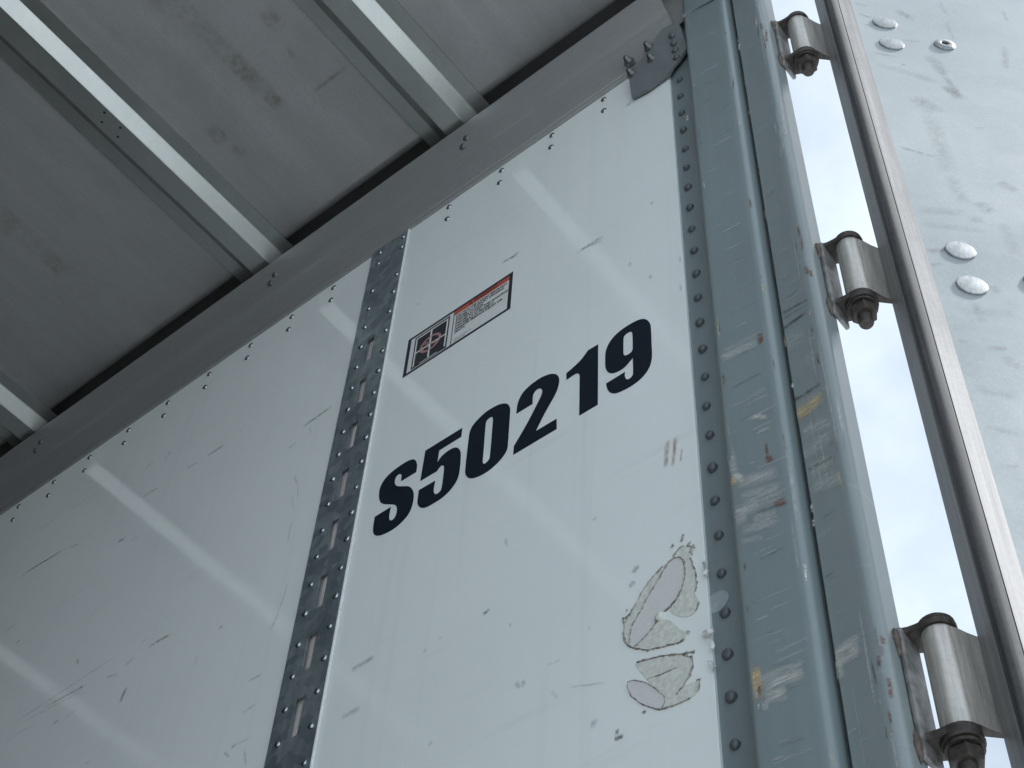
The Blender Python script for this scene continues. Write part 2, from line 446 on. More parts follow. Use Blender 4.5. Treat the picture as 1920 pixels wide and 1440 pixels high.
# traced outlines on the wall plane, metres (x along the trailer, z above the camera)
G_DATA = [('S',[[(-0.4656,1.7076),(-0.4655,1.7121),(-0.4654,1.7166),(-0.4656,1.7211),(-0.4663,1.7252),(-0.4675,1.7297),(-0.4688,1.7336),(-0.4703,1.7366),(-0.4722,1.7394),(-0.4743,1.7417),(-0.4768,1.7434),(-0.4797,1.7447),(-0.4824,1.7456),(-0.4854,1.7464),(-0.4886,1.7468),(-0.4916,1.747),(-0.4963,1.7469),(-0.5017,1.7466),(-0.5069,1.746),(-0.5117,1.7451),(-0.5163,1.7439),(-0.5206,1.7423),(-0.5245,1.7404),(-0.5282,1.738),(-0.5312,1.735),(-0.5335,1.7314),(-0.5353,1.7271),(-0.5365,1.7226),(-0.537,1.718),(-0.5369,1.713),(-0.5365,1.7081),(-0.5359,1.7036),(-0.5348,1.6988),(-0.5336,1.6945),(-0.5324,1.6913),(-0.5309,1.688),(-0.529,1.685),(-0.5267,1.6822),(-0.5241,1.6796),(-0.5215,1.6773),(-0.5157,1.6731),(-0.5087,1.6682),(-0.5032,1.6643),(-0.5014,1.6627),(-0.4997,1.6608),(-0.4981,1.6588),(-0.4967,1.6566),(-0.4955,1.6542),(-0.4946,1.6519),(-0.4939,1.6487),(-0.4934,1.6452),(-0.4933,1.642),(-0.4935,1.6386),(-0.4942,1.6354),(-0.4951,1.6328),(-0.4964,1.6313),(-0.498,1.6302),(-0.4996,1.6297),(-0.5008,1.6298),(-0.5023,1.6303),(-0.5036,1.6312),(-0.5047,1.6324),(-0.5057,1.634),(-0.5064,1.6356),(-0.5071,1.6387),(-0.5077,1.6426),(-0.5079,1.6462),(-0.5079,1.6509),(-0.5075,1.6561),(-0.5072,1.6613),(-0.5375,1.6611),(-0.5375,1.654),(-0.5374,1.6469),(-0.5373,1.6408),(-0.537,1.6367),(-0.5364,1.6326),(-0.5357,1.6288),(-0.5347,1.6259),(-0.5334,1.6228),(-0.5318,1.6201),(-0.53,1.6179),(-0.528,1.6161),(-0.526,1.6146),(-0.5234,1.613),(-0.5206,1.6117),(-0.518,1.6107),(-0.514,1.6097),(-0.5096,1.6088),(-0.5052,1.6082),(-0.501,1.6079),(-0.4969,1.6079),(-0.4929,1.6083),(-0.4889,1.6091),(-0.4849,1.6104),(-0.4812,1.612),(-0.4776,1.6139),(-0.4741,1.6162),(-0.4711,1.6189),(-0.4687,1.6221),(-0.4667,1.6259),(-0.4652,1.63),(-0.4642,1.6343),(-0.4636,1.639),(-0.4633,1.6439),(-0.4633,1.6487),(-0.4636,1.6537),(-0.4641,1.6584),(-0.4648,1.6617),(-0.4658,1.6653),(-0.467,1.6688),(-0.4684,1.6722),(-0.4701,1.6755),(-0.472,1.6786),(-0.474,1.6813),(-0.4762,1.6837),(-0.4785,1.6857),(-0.4845,1.69),(-0.492,1.695),(-0.4979,1.6992),(-0.4998,1.7008),(-0.5016,1.7028),(-0.5032,1.705),(-0.5047,1.7076),(-0.5061,1.7104),(-0.5071,1.7131),(-0.5075,1.7159),(-0.5076,1.7187),(-0.5073,1.7213),(-0.507,1.7233),(-0.5064,1.7252),(-0.5055,1.7266),(-0.5043,1.7274),(-0.5027,1.7279),(-0.5012,1.7279),(-0.5,1.7276),(-0.4987,1.7268),(-0.4975,1.7257),(-0.4964,1.7242),(-0.4954,1.7223),(-0.4947,1.7204),(-0.4944,1.7186),(-0.4944,1.7168),(-0.4944,1.7151),(-0.4944,1.7128),(-0.4944,1.7103),(-0.4944,1.7079)]]),('5',[[(-0.3836,1.7454),(-0.3838,1.7259),(-0.4245,1.7256),(-0.4252,1.6987),(-0.4234,1.7015),(-0.4217,1.7043),(-0.4195,1.7066),(-0.4166,1.7085),(-0.4131,1.7099),(-0.4096,1.7109),(-0.4062,1.7114),(-0.4026,1.7115),(-0.3992,1.7111),(-0.3965,1.7104),(-0.3937,1.7092),(-0.3911,1.7075),(-0.389,1.7055),(-0.387,1.703),(-0.3853,1.7002),(-0.3837,1.6969),(-0.3824,1.6933),(-0.3815,1.6898),(-0.3808,1.6848),(-0.3803,1.6791),(-0.38,1.6736),(-0.3797,1.6653),(-0.3796,1.656),(-0.3798,1.6481),(-0.3801,1.6433),(-0.3807,1.6388),(-0.3817,1.6347),(-0.3831,1.6312),(-0.3849,1.6281),(-0.387,1.6254),(-0.3897,1.6224),(-0.3928,1.6196),(-0.3962,1.6173),(-0.4,1.6153),(-0.4041,1.6137),(-0.4083,1.6126),(-0.4128,1.612),(-0.4176,1.6119),(-0.4221,1.6119),(-0.426,1.6119),(-0.43,1.6121),(-0.4336,1.6125),(-0.4361,1.6131),(-0.4389,1.6139),(-0.4415,1.6153),(-0.444,1.6171),(-0.4465,1.6194),(-0.4487,1.622),(-0.4506,1.6248),(-0.4522,1.6279),(-0.4534,1.6309),(-0.4541,1.6343),(-0.4545,1.6379),(-0.4546,1.6413),(-0.4548,1.6472),(-0.4548,1.6542),(-0.4547,1.6612),(-0.4246,1.6601),(-0.4251,1.6548),(-0.4256,1.6495),(-0.4258,1.6449),(-0.4256,1.642),(-0.4252,1.6388),(-0.4245,1.636),(-0.4237,1.6338),(-0.4226,1.6316),(-0.4213,1.6298),(-0.4197,1.6288),(-0.4179,1.6282),(-0.4163,1.6281),(-0.4145,1.6285),(-0.4128,1.6294),(-0.4115,1.6307),(-0.4108,1.6325),(-0.4104,1.6347),(-0.4103,1.6371),(-0.41,1.6429),(-0.4099,1.6502),(-0.4099,1.6574),(-0.4098,1.6644),(-0.4099,1.6715),(-0.4102,1.6771),(-0.4107,1.6795),(-0.4115,1.6821),(-0.4126,1.6841),(-0.4141,1.6855),(-0.4159,1.6863),(-0.4174,1.6865),(-0.4189,1.6857),(-0.4203,1.6843),(-0.4216,1.6829),(-0.4224,1.682),(-0.4231,1.681),(-0.4238,1.68),(-0.4545,1.6805),(-0.4526,1.7453)]]),('0',[[(-0.2948,1.7204),(-0.2952,1.7232),(-0.296,1.7262),(-0.297,1.7291),(-0.2983,1.7319),(-0.2998,1.7347),(-0.3014,1.7371),(-0.3033,1.7392),(-0.3054,1.741),(-0.3074,1.7424),(-0.31,1.744),(-0.3129,1.7455),(-0.3157,1.7467),(-0.319,1.7476),(-0.3226,1.7483),(-0.3261,1.7487),(-0.3305,1.749),(-0.3353,1.7491),(-0.3398,1.7486),(-0.3444,1.7472),(-0.349,1.7453),(-0.3532,1.7431),(-0.3568,1.7409),(-0.3602,1.7384),(-0.363,1.7357),(-0.3648,1.733),(-0.3662,1.7299),(-0.3673,1.7263),(-0.368,1.7223),(-0.3684,1.7178),(-0.3685,1.7132),(-0.3687,1.7012),(-0.3689,1.6861),(-0.3689,1.6726),(-0.369,1.6625),(-0.369,1.6525),(-0.3689,1.6446),(-0.3688,1.6413),(-0.3685,1.6379),(-0.3678,1.6346),(-0.3668,1.6314),(-0.3653,1.6281),(-0.3636,1.6251),(-0.3618,1.6225),(-0.3597,1.6201),(-0.3575,1.6182),(-0.3549,1.6164),(-0.3521,1.6149),(-0.3494,1.6138),(-0.3456,1.6126),(-0.3413,1.6116),(-0.3371,1.611),(-0.3328,1.6108),(-0.3283,1.6109),(-0.3241,1.6114),(-0.3194,1.6127),(-0.3147,1.6144),(-0.3103,1.6165),(-0.3065,1.619),(-0.3029,1.6218),(-0.3,1.6248),(-0.298,1.6274),(-0.2963,1.6304),(-0.2951,1.6337),(-0.2946,1.6371),(-0.2944,1.641),(-0.2944,1.645),(-0.2943,1.6565),(-0.2944,1.6713),(-0.2944,1.6855),(-0.2945,1.698),(-0.2945,1.7106)],[(-0.328,1.7283),(-0.3269,1.7266),(-0.3261,1.7243),(-0.3256,1.7222),(-0.3253,1.7193),(-0.3252,1.716),(-0.3252,1.7128),(-0.3251,1.6907),(-0.325,1.662),(-0.3251,1.6409),(-0.3253,1.6383),(-0.3259,1.6361),(-0.3268,1.6343),(-0.3284,1.6329),(-0.3304,1.632),(-0.3321,1.6315),(-0.3332,1.6314),(-0.3344,1.6318),(-0.3355,1.6326),(-0.3365,1.6342),(-0.3373,1.6362),(-0.3378,1.6382),(-0.338,1.641),(-0.338,1.6443),(-0.338,1.6476),(-0.3382,1.6687),(-0.3386,1.6971),(-0.3387,1.7188),(-0.3386,1.7216),(-0.3383,1.7242),(-0.3376,1.7264),(-0.3364,1.7279),(-0.3349,1.7289),(-0.3332,1.7294),(-0.3315,1.7295),(-0.3296,1.7291)]]),('2',[[(-0.2112,1.6354),(-0.2105,1.6136),(-0.2832,1.6137),(-0.2831,1.6312),(-0.276,1.642),(-0.2688,1.6529),(-0.2619,1.6641),(-0.2548,1.6768),(-0.248,1.69),(-0.2428,1.7002),(-0.2413,1.7033),(-0.2399,1.7066),(-0.2388,1.7096),(-0.2383,1.7119),(-0.2381,1.7144),(-0.2382,1.7169),(-0.2387,1.7192),(-0.2396,1.7217),(-0.2407,1.7237),(-0.2418,1.7252),(-0.2432,1.7263),(-0.2444,1.727),(-0.2461,1.7274),(-0.2478,1.7275),(-0.2494,1.7271),(-0.251,1.7261),(-0.2524,1.7246),(-0.2536,1.7226),(-0.2543,1.7201),(-0.2547,1.717),(-0.2549,1.7138),(-0.2548,1.7097),(-0.2546,1.7052),(-0.2543,1.7008),(-0.2827,1.7007),(-0.2826,1.7057),(-0.2825,1.7107),(-0.2823,1.7154),(-0.2817,1.7197),(-0.281,1.7239),(-0.2799,1.7277),(-0.2784,1.7317),(-0.2766,1.7356),(-0.2744,1.7389),(-0.2715,1.7416),(-0.2682,1.7438),(-0.2646,1.7455),(-0.2608,1.747),(-0.2567,1.7481),(-0.2525,1.7488),(-0.2481,1.7493),(-0.2436,1.7493),(-0.2392,1.749),(-0.235,1.748),(-0.2307,1.7467),(-0.2269,1.7451),(-0.2243,1.7437),(-0.2216,1.7419),(-0.2191,1.7399),(-0.2171,1.738),(-0.2151,1.7358),(-0.2134,1.7332),(-0.2119,1.7303),(-0.2106,1.727),(-0.2097,1.7238),(-0.2091,1.7201),(-0.2089,1.7163),(-0.2091,1.7127),(-0.2098,1.7077),(-0.2109,1.7023),(-0.2124,1.6972),(-0.2145,1.6924),(-0.2169,1.6878),(-0.2195,1.6834),(-0.2235,1.677),(-0.2282,1.6697),(-0.2327,1.6623),(-0.2372,1.6537),(-0.2416,1.6446),(-0.2461,1.6356)]]),('1',[[(-0.1431,1.7448),(-0.1433,1.6131),(-0.1733,1.6133),(-0.1734,1.6429),(-0.1736,1.6732),(-0.1737,1.6956),(-0.1738,1.698),(-0.1741,1.7006),(-0.1745,1.7028),(-0.1753,1.7045),(-0.1763,1.7059),(-0.1774,1.7071),(-0.1787,1.7081),(-0.1801,1.7088),(-0.1814,1.7091),(-0.1856,1.709),(-0.191,1.7086),(-0.1963,1.7082),(-0.1967,1.7231),(-0.1927,1.7244),(-0.1887,1.7256),(-0.1848,1.7271),(-0.1806,1.7288),(-0.1764,1.7307),(-0.1727,1.7327),(-0.1702,1.7346),(-0.1679,1.7369),(-0.1657,1.7391),(-0.1639,1.7411),(-0.1621,1.7433),(-0.1603,1.7454)]]),('9',[[(-0.0564,1.7123),(-0.0567,1.716),(-0.0574,1.7199),(-0.0584,1.7236),(-0.0597,1.7271),(-0.0613,1.7306),(-0.063,1.7337),(-0.0648,1.7362),(-0.0667,1.7383),(-0.0686,1.74),(-0.0711,1.7416),(-0.0737,1.7429),(-0.0763,1.7439),(-0.08,1.7448),(-0.084,1.7454),(-0.088,1.7458),(-0.0926,1.7459),(-0.0973,1.7458),(-0.1018,1.7453),(-0.106,1.7445),(-0.11,1.7434),(-0.1137,1.7418),(-0.1174,1.7394),(-0.1208,1.7365),(-0.1237,1.7332),(-0.1259,1.7297),(-0.1278,1.7257),(-0.1292,1.7216),(-0.1301,1.7179),(-0.1306,1.7139),(-0.1309,1.7096),(-0.1311,1.7025),(-0.1311,1.6942),(-0.131,1.6872),(-0.1307,1.6835),(-0.1301,1.6797),(-0.1293,1.6761),(-0.1283,1.673),(-0.127,1.6699),(-0.1255,1.6672),(-0.1238,1.6649),(-0.122,1.6629),(-0.1202,1.6614),(-0.1178,1.6599),(-0.1151,1.6588),(-0.1126,1.658),(-0.1094,1.6574),(-0.1061,1.6571),(-0.103,1.6573),(-0.1002,1.6581),(-0.0976,1.6594),(-0.0953,1.6607),(-0.0936,1.6619),(-0.092,1.6632),(-0.0905,1.6645),(-0.0891,1.6655),(-0.0878,1.6666),(-0.0864,1.6676),(-0.0864,1.6554),(-0.0863,1.6433),(-0.0865,1.6344),(-0.0868,1.6324),(-0.0874,1.6308),(-0.0883,1.6295),(-0.0894,1.6285),(-0.0907,1.6278),(-0.0921,1.6275),(-0.0935,1.6277),(-0.095,1.6281),(-0.0963,1.629),(-0.0973,1.6305),(-0.0981,1.6323),(-0.0988,1.6342),(-0.0993,1.6361),(-0.0997,1.6382),(-0.0999,1.6401),(-0.0999,1.6425),(-0.0997,1.645),(-0.0995,1.6474),(-0.1299,1.647),(-0.1295,1.6437),(-0.1291,1.6404),(-0.1285,1.637),(-0.1276,1.6334),(-0.1265,1.6297),(-0.1252,1.6263),(-0.1235,1.6232),(-0.1216,1.6205),(-0.1195,1.6181),(-0.1174,1.6162),(-0.1152,1.6146),(-0.113,1.6136),(-0.1095,1.6124),(-0.1056,1.6115),(-0.1017,1.6109),(-0.0972,1.6104),(-0.0924,1.6102),(-0.0877,1.6103),(-0.0831,1.611),(-0.0787,1.612),(-0.0746,1.6136),(-0.0712,1.6155),(-0.068,1.6181),(-0.0651,1.6209),(-0.0629,1.6239),(-0.0609,1.6273),(-0.0593,1.6313),(-0.058,1.6359),(-0.0571,1.6412),(-0.0565,1.6468),(-0.0562,1.6539),(-0.0563,1.6619),(-0.0564,1.67),(-0.0563,1.6837),(-0.0562,1.6997)],[(-0.0884,1.7276),(-0.0873,1.7259),(-0.0864,1.7237),(-0.0861,1.7216),(-0.0859,1.711),(-0.0859,1.6973),(-0.0862,1.6871),(-0.0866,1.685),(-0.0873,1.6834),(-0.0882,1.6822),(-0.0896,1.6814),(-0.0914,1.681),(-0.0931,1.6809),(-0.0947,1.681),(-0.0964,1.6814),(-0.0979,1.682),(-0.0989,1.683),(-0.0999,1.6843),(-0.1007,1.6859),(-0.1011,1.6878),(-0.1013,1.6898),(-0.1014,1.6918),(-0.1013,1.7013),(-0.1011,1.7137),(-0.1007,1.7232),(-0.1003,1.7253),(-0.0996,1.727),(-0.0986,1.7282),(-0.0971,1.7291),(-0.0951,1.7296),(-0.0932,1.7297),(-0.0916,1.7295),(-0.0898,1.7288)]])]
D_DATA = {'bareA':[(-0.0384,1.2623),(-0.0343,1.2613),(-0.0306,1.2588),(-0.0277,1.2541),(-0.0259,1.2486),(-0.0254,1.2402),(-0.0259,1.2313),(-0.0272,1.2229),(-0.0293,1.2153),(-0.0322,1.2089),(-0.0358,1.2034),(-0.0401,1.1981),(-0.0448,1.194),(-0.05,1.1927),(-0.0552,1.1914),(-0.0599,1.1875),(-0.0641,1.183),(-0.0676,1.1792),(-0.0713,1.1756),(-0.0771,1.1713),(-0.0835,1.1673),(-0.09,1.1642),(-0.0957,1.1628),(-0.0988,1.1653),(-0.1008,1.1695),(-0.1009,1.1765),(-0.0997,1.1842),(-0.0978,1.191),(-0.0951,1.1971),(-0.0907,1.2023),(-0.086,1.2075),(-0.0816,1.2146),(-0.0769,1.222),(-0.0715,1.2288),(-0.0659,1.2355),(-0.0592,1.2441),(-0.0529,1.2521),(-0.0492,1.257),(-0.0455,1.2609),(-0.0421,1.2622)],'creamA':[(-0.04,1.2648),(-0.0347,1.2698),(-0.0272,1.2738),(-0.0239,1.2729),(-0.0203,1.2707),(-0.0149,1.2658),(-0.0113,1.2611),(-0.0136,1.2575),(-0.0169,1.2533),(-0.0165,1.2463),(-0.0151,1.2388),(-0.0136,1.2328),(-0.0123,1.2269),(-0.0118,1.2168),(-0.0121,1.2068),(-0.0143,1.2012),(-0.0158,1.1953),(-0.0128,1.1866),(-0.0101,1.1782),(-0.0118,1.1722),(-0.0157,1.1681),(-0.021,1.1664),(-0.0274,1.1674),(-0.0351,1.1727),(-0.0421,1.1794),(-0.045,1.1839),(-0.0476,1.1889),(-0.0409,1.1954),(-0.0351,1.2019),(-0.0315,1.208),(-0.0288,1.215),(-0.0266,1.2226),(-0.0252,1.2308),(-0.0247,1.2404),(-0.0253,1.2493),(-0.0273,1.2548),(-0.0306,1.2596),(-0.0364,1.2623)],'creamL':[(-0.0436,1.2639),(-0.0486,1.2613),(-0.0536,1.2587),(-0.0611,1.2546),(-0.069,1.2497),(-0.0757,1.2438),(-0.0818,1.237),(-0.0883,1.228),(-0.0946,1.2185),(-0.1006,1.2106),(-0.1056,1.2031),(-0.1073,1.1973),(-0.1079,1.1908),(-0.1073,1.1844),(-0.1059,1.1781),(-0.104,1.1731),(-0.1017,1.1681),(-0.101,1.1764),(-0.1,1.1844),(-0.0983,1.1913),(-0.0958,1.1975),(-0.0915,1.2028),(-0.0867,1.2079),(-0.0823,1.215),(-0.0776,1.2224),(-0.0722,1.2292),(-0.0666,1.2359),(-0.06,1.2444),(-0.0536,1.2525),(-0.0486,1.2583)],'creamB':[(-0.0949,1.1616),(-0.089,1.1639),(-0.0832,1.1666),(-0.0769,1.1705),(-0.0709,1.1748),(-0.0666,1.1788),(-0.0624,1.183),(-0.0555,1.1803),(-0.049,1.1761),(-0.0424,1.166),(-0.0364,1.1556),(-0.0318,1.1507),(-0.0269,1.1463),(-0.0285,1.1424),(-0.0306,1.1391),(-0.0336,1.1376),(-0.0373,1.1374),(-0.0482,1.1397),(-0.0604,1.143),(-0.0687,1.1453),(-0.0772,1.1487),(-0.086,1.1547)],'creamC':[(-0.0937,1.1383),(-0.083,1.1363),(-0.0725,1.134),(-0.0625,1.1311),(-0.0527,1.1276),(-0.0434,1.1239),(-0.0348,1.1195),(-0.0282,1.1143),(-0.0232,1.1085),(-0.0221,1.1033),(-0.0229,1.0985),(-0.0249,1.0928),(-0.028,1.0872),(-0.0336,1.082),(-0.0369,1.0779),(-0.0316,1.0766),(-0.0241,1.0763),(-0.02,1.076),(-0.0159,1.0757),(-0.0168,1.0689),(-0.0185,1.063),(-0.0228,1.0596),(-0.0283,1.0579),(-0.0358,1.0572),(-0.0443,1.0577),(-0.0533,1.0592),(-0.0626,1.0612),(-0.059,1.0677),(-0.0576,1.075),(-0.0631,1.0853),(-0.0704,1.0955),(-0.0745,1.1017),(-0.0783,1.1081),(-0.0855,1.122)],'bareD':[(-0.1034,1.1188),(-0.0998,1.119),(-0.0949,1.117),(-0.0885,1.1128),(-0.0817,1.1072),(-0.0759,1.1009),(-0.0705,1.0941),(-0.0639,1.0849),(-0.0588,1.0765),(-0.0578,1.0722),(-0.0583,1.0684),(-0.0605,1.0649),(-0.0634,1.0616),(-0.069,1.0657),(-0.0745,1.07),(-0.081,1.0754),(-0.0874,1.0819),(-0.0936,1.0902),(-0.0987,1.0984),(-0.1011,1.104),(-0.1027,1.1094),(-0.1038,1.1149)]}
E_DATA = [([(-0.0455,1.2609),(-0.0529,1.2521),(-0.0659,1.2355),(-0.0769,1.222),(-0.086,1.2075),(-0.0951,1.1971),(-0.0997,1.1842),(-0.1008,1.1685)],0.0016),([(-0.1008,1.1685),(-0.0957,1.1624),(-0.0835,1.1673),(-0.0713,1.1756),(-0.0638,1.1828),(-0.0552,1.1914),(-0.0448,1.194),(-0.0358,1.2034),(-0.0293,1.2153),(-0.0259,1.2313),(-0.0259,1.2486),(-0.0306,1.2588),(-0.0384,1.2623),(-0.0455,1.2609)],0.0022),([(-0.0466,1.1922),(-0.0359,1.2024),(-0.0293,1.2143)],0.005),([(-0.0536,1.2587),(-0.069,1.2497),(-0.0818,1.237),(-0.0946,1.2185),(-0.1056,1.2031),(-0.1079,1.1908),(-0.1059,1.1781),(-0.1017,1.1681)],0.0026),([(-0.04,1.2648),(-0.0308,1.2736),(-0.0246,1.2728)],0.002),([(-0.0203,1.2707),(-0.0113,1.2607)],0.006),([(-0.0165,1.2603),(-0.0161,1.2527)],0.005),([(-0.018,1.2488),(-0.0132,1.2274),(-0.0121,1.2068),(-0.0149,1.1967)],0.002),([(-0.0101,1.1782),(-0.0157,1.1681)],0.0022),([(-0.0949,1.1616),(-0.0772,1.1487),(-0.0604,1.1434),(-0.0373,1.1374),(-0.0306,1.1391)],0.002),([(-0.026,1.1468),(-0.0274,1.1429)],0.003),([(-0.0919,1.1401),(-0.0759,1.1359)],0.0025),([(-0.0759,1.1359),(-0.0609,1.1312),(-0.0348,1.1204),(-0.0204,1.1151)],0.003),([(-0.0349,1.1192),(-0.0232,1.1085),(-0.0229,1.0985),(-0.028,1.0872),(-0.0361,1.0775),(-0.0437,1.0711)],0.0028),([(-0.0783,1.1099),(-0.0618,1.1069),(-0.0421,1.1055)],0.0018),([(-0.1034,1.1188),(-0.0949,1.117),(-0.0817,1.1072),(-0.0705,1.0941),(-0.0588,1.0765),(-0.0583,1.0684),(-0.0634,1.0616),(-0.0745,1.07),(-0.0874,1.0819),(-0.0987,1.0984),(-0.1027,1.1094),(-0.1034,1.1188)],0.0016),([(-0.0202,1.0759),(-0.0159,1.0757),(-0.0186,1.0621)],0.0022),([(-0.0634,1.0616),(-0.0443,1.058),(-0.0283,1.0579)],0.0012),([(-0.0286,1.2827),(-0.0255,1.2914)],0.003),([(-0.0411,1.2812),(-0.0392,1.2832)],0.003),([(-0.0852,1.0694),(-0.0819,1.0695)],0.004),([(-0.1035,1.2218),(-0.1017,1.2217)],0.003),([(-0.1065,1.2017),(-0.1072,1.212),(-0.1019,1.2119),(-0.0974,1.2142)],0.004)]
tears_DATA = [[(-0.0017,1.2283),(0.0027,1.2266),(0.0048,1.2143),(0.0031,1.2074),(-0.0001,1.209),(0.0007,1.2178)],[(-0.0093,1.1316),(-0.0063,1.1323),(0.0,1.1295),(0.0061,1.1284),(0.0064,1.1236),(0.0013,1.1238),(-0.002,1.1229),(-0.0059,1.1252)],[(0.001,1.1203),(0.0036,1.1161),(0.0067,1.105),(0.0038,1.102),(-0.0,1.1046),(0.0034,1.1076)],[(-0.0042,1.0892),(0.0013,1.0884),(0.0059,1.0793),(0.0035,1.0745),(0.0004,1.0753),(0.0004,1.0826)]]
sA_DATA = [((-0.7553,2.0254),(-0.6879,2.0304),11,0.75),((-1.012,2.1377),(-0.9669,2.1368),9,0.7),((-1.0656,2.1418),(-1.0347,2.1379),8,0.45),((-0.9341,2.1471),(-0.9264,2.1463),10,0.35),((-1.2073,2.245),(-1.1832,2.2458),12,0.3),((-1.1467,2.2222),(-1.1383,2.2444),14,0.3),((-0.7798,1.9882),(-0.7606,1.9887),9,0.5),((-0.7464,1.8977),(-0.7314,1.8637),6,0.4),((-0.7314,1.8637),(-0.7228,1.8286),6,0.35),((-0.7344,2.0121),(-0.7275,1.984),6,0.3),((-1.1826,2.1426),(-1.1371,2.1406),9,0.65),((-1.4499,2.2832),(-1.3474,2.2733),5,0.4),((-0.7419,1.85),(-0.7259,1.8019),6,0.25),((-1.3013,2.5905),(-1.2848,2.5895),8,0.0),((-1.5304,2.152),(-1.4041,2.1455),9,0.8),((-1.377,2.1345),(-1.3497,2.1285),8,0.6),((-1.2117,2.0435),(-1.1932,2.0439),12,0.75),((-1.1688,2.0203),(-1.1492,2.0168),10,0.3),((-1.0118,1.6786),(-0.9595,1.6769),9,0.75),((-0.8399,1.6182),(-0.8319,1.62),10,0.6),((-1.2116,1.7652),(-1.2018,1.747),8,0.6),((-1.0417,1.5815),(-1.038,1.6112),10,0.85),((-1.3555,1.6921),(-1.0811,1.7081),5,0.5),((-1.325,1.6841),(-1.1535,1.6673),4,0.4),((-1.2596,1.6859),(-1.1625,1.6794),9,0.55),((-1.171,1.6795),(-1.1625,1.6794),10,0.5),((-0.7438,1.349),(-0.7345,1.3512),8,0.55),((-0.7359,1.3505),(-0.7042,1.348),6,0.35),((-0.7409,1.4624),(-0.7133,1.461),7,0.45),((-0.7381,1.4043),(-0.7108,1.4086),7,0.35),((-0.7175,1.5443),(-0.7072,1.5756),6,0.45),((-0.7072,1.5756),(-0.7002,1.6319),6,0.35),((-0.7243,1.7256),(-0.7242,1.7767),7,0.3),((-1.5324,2.2834),(-1.4658,2.2835),8,0.3),((-1.5048,2.1531),(-1.2748,2.1318),3,0.3),((-1.5024,1.9894),(-1.4633,1.9913),10,0.25),((-1.4407,1.9302),(-1.4277,1.9285),10,0.4),((-1.1031,1.666),(-1.0749,1.6563),10,0.35),((-1.2144,1.6298),(-1.2012,1.6284),12,0.45),((-1.1827,1.6243),(-1.1601,1.6307),10,0.35),((-1.062,1.6658),(-1.0398,1.672),16,0.3),((-1.0392,1.6941),(-1.0235,1.7078),12,0.2),((-0.8732,1.5624),(-0.8772,1.5889),6,0.25),((-0.7146,1.3312),(-0.7035,1.2999),6,0.35),((-0.7571,1.3491),(-0.743,1.3334),7,0.35),((-1.0832,1.4859),(-1.0687,1.4887),7,0.4),((-1.4011,1.9618),(-1.1202,1.9579),3,0.25),((-1.3447,1.6589),(-1.2692,1.6576),6,0.3)]
sB_DATA = [((-0.3355,2.1285),(-0.3043,2.1228),9,0.6),((-0.0878,1.8967),(-0.0861,1.8846),8,0.3),((-0.0532,1.835),(-0.0521,1.8208),7,0.25),((-0.5207,2.1796),(-0.5173,2.1714),8,0.35),((-0.1854,2.0131),(-0.1322,2.011),12,0.35),((-0.1754,2.0158),(-0.1355,1.9994),6,0.4),((-0.3099,2.1266),(-0.3009,2.1269),8,0.4),((-0.0841,2.3625),(-0.0785,2.3746),8,0.3),((-0.046,2.0196),(-0.0441,2.01),7,0.3),((-0.5336,1.3695),(-0.4929,1.3715),12,0.35),((-0.5371,1.2943),(-0.5044,1.2932),12,0.3),((-0.3149,1.3395),(-0.304,1.3419),8,0.55),((-0.2555,1.2017),(-0.2505,1.1887),8,0.45),((-0.2464,1.1982),(-0.2434,1.1875),8,0.3),((-0.1215,1.0537),(-0.1094,1.0518),9,0.85),((-0.1204,1.0618),(-0.1148,1.0613),10,0.75),((-0.0951,1.2741),(-0.0872,1.2824),12,0.4),((-0.0994,1.2545),(-0.0916,1.2599),12,0.4),((-0.0423,1.2811),(-0.0381,1.284),8,0.5),((-0.2713,1.2962),(-0.2678,1.2965),8,0.4),((-0.1554,1.2239),(-0.1524,1.2236),8,0.4),((-0.3817,1.1752),(-0.375,1.1744),8,0.35),((-0.1519,1.087),(-0.1428,1.0847),14,0.3),((-0.2116,1.2027),(-0.1917,1.1996),5,0.2),((-0.2053,1.1608),(-0.1951,1.1455),6,0.2),((-0.1834,1.1542),(-0.129,1.1326),4,0.25),((-0.2864,1.4538),(-0.2824,1.4352),6,0.25),((-0.3822,1.341),(-0.3804,1.3371),7,0.4),((-0.4082,1.3308),(-0.4026,1.3321),7,0.3),((-0.1437,1.3998),(-0.1489,1.3955),8,0.3)]
sP_DATA = [((-0.0396,1.4651),(-0.0449,1.4169),16,0.5),((-0.0276,1.4629),(-0.0345,1.4111),14,0.5),((-0.0198,1.4358),(-0.0224,1.412),8,0.4),((-0.0041,1.8334),(-0.0031,1.8104),10,0.2),((-0.0073,1.7668),(-0.0061,1.7489),10,0.25)]

# ------------------------------------------------------------------ the yard
bm = bmesh.new()
bmesh.ops.create_grid(bm, x_segments=1, y_segments=1, size=1500)
tag(link('ground', mesh_of(bm, 'ground'), M['ground']), 'pale concrete yard the trailer stands on', kind='structure')

# ------------------------------------------------------------------ the trailer body
X_FRONT, Y_FAR, Z_FLOOR, Z_ROOF = -13.0, -2.47, -0.22, 2.604
BOW_Z, BOW_H = 2.576, 0.026
trailer = empty('cargo_trailer', (0, 0, 0))
tag(trailer, 'white lined cargo trailer interior with grey rear post and galvanised roof bows', 'trailer', kind='thing')
LIFT = (0, 0, EYE)          # parts are drawn from the camera's height up

def part(name, bm, mat, parent=None, smooth=False, angle=None, loc=LIFT):
    o = link(name, mesh_of(bm, name, smooth, angle), M[mat], parent or trailer)
    if parent is None or parent is trailer:
        o.location = loc
    return o

STRIP_X0, STRIP_X1 = -0.662, -0.575
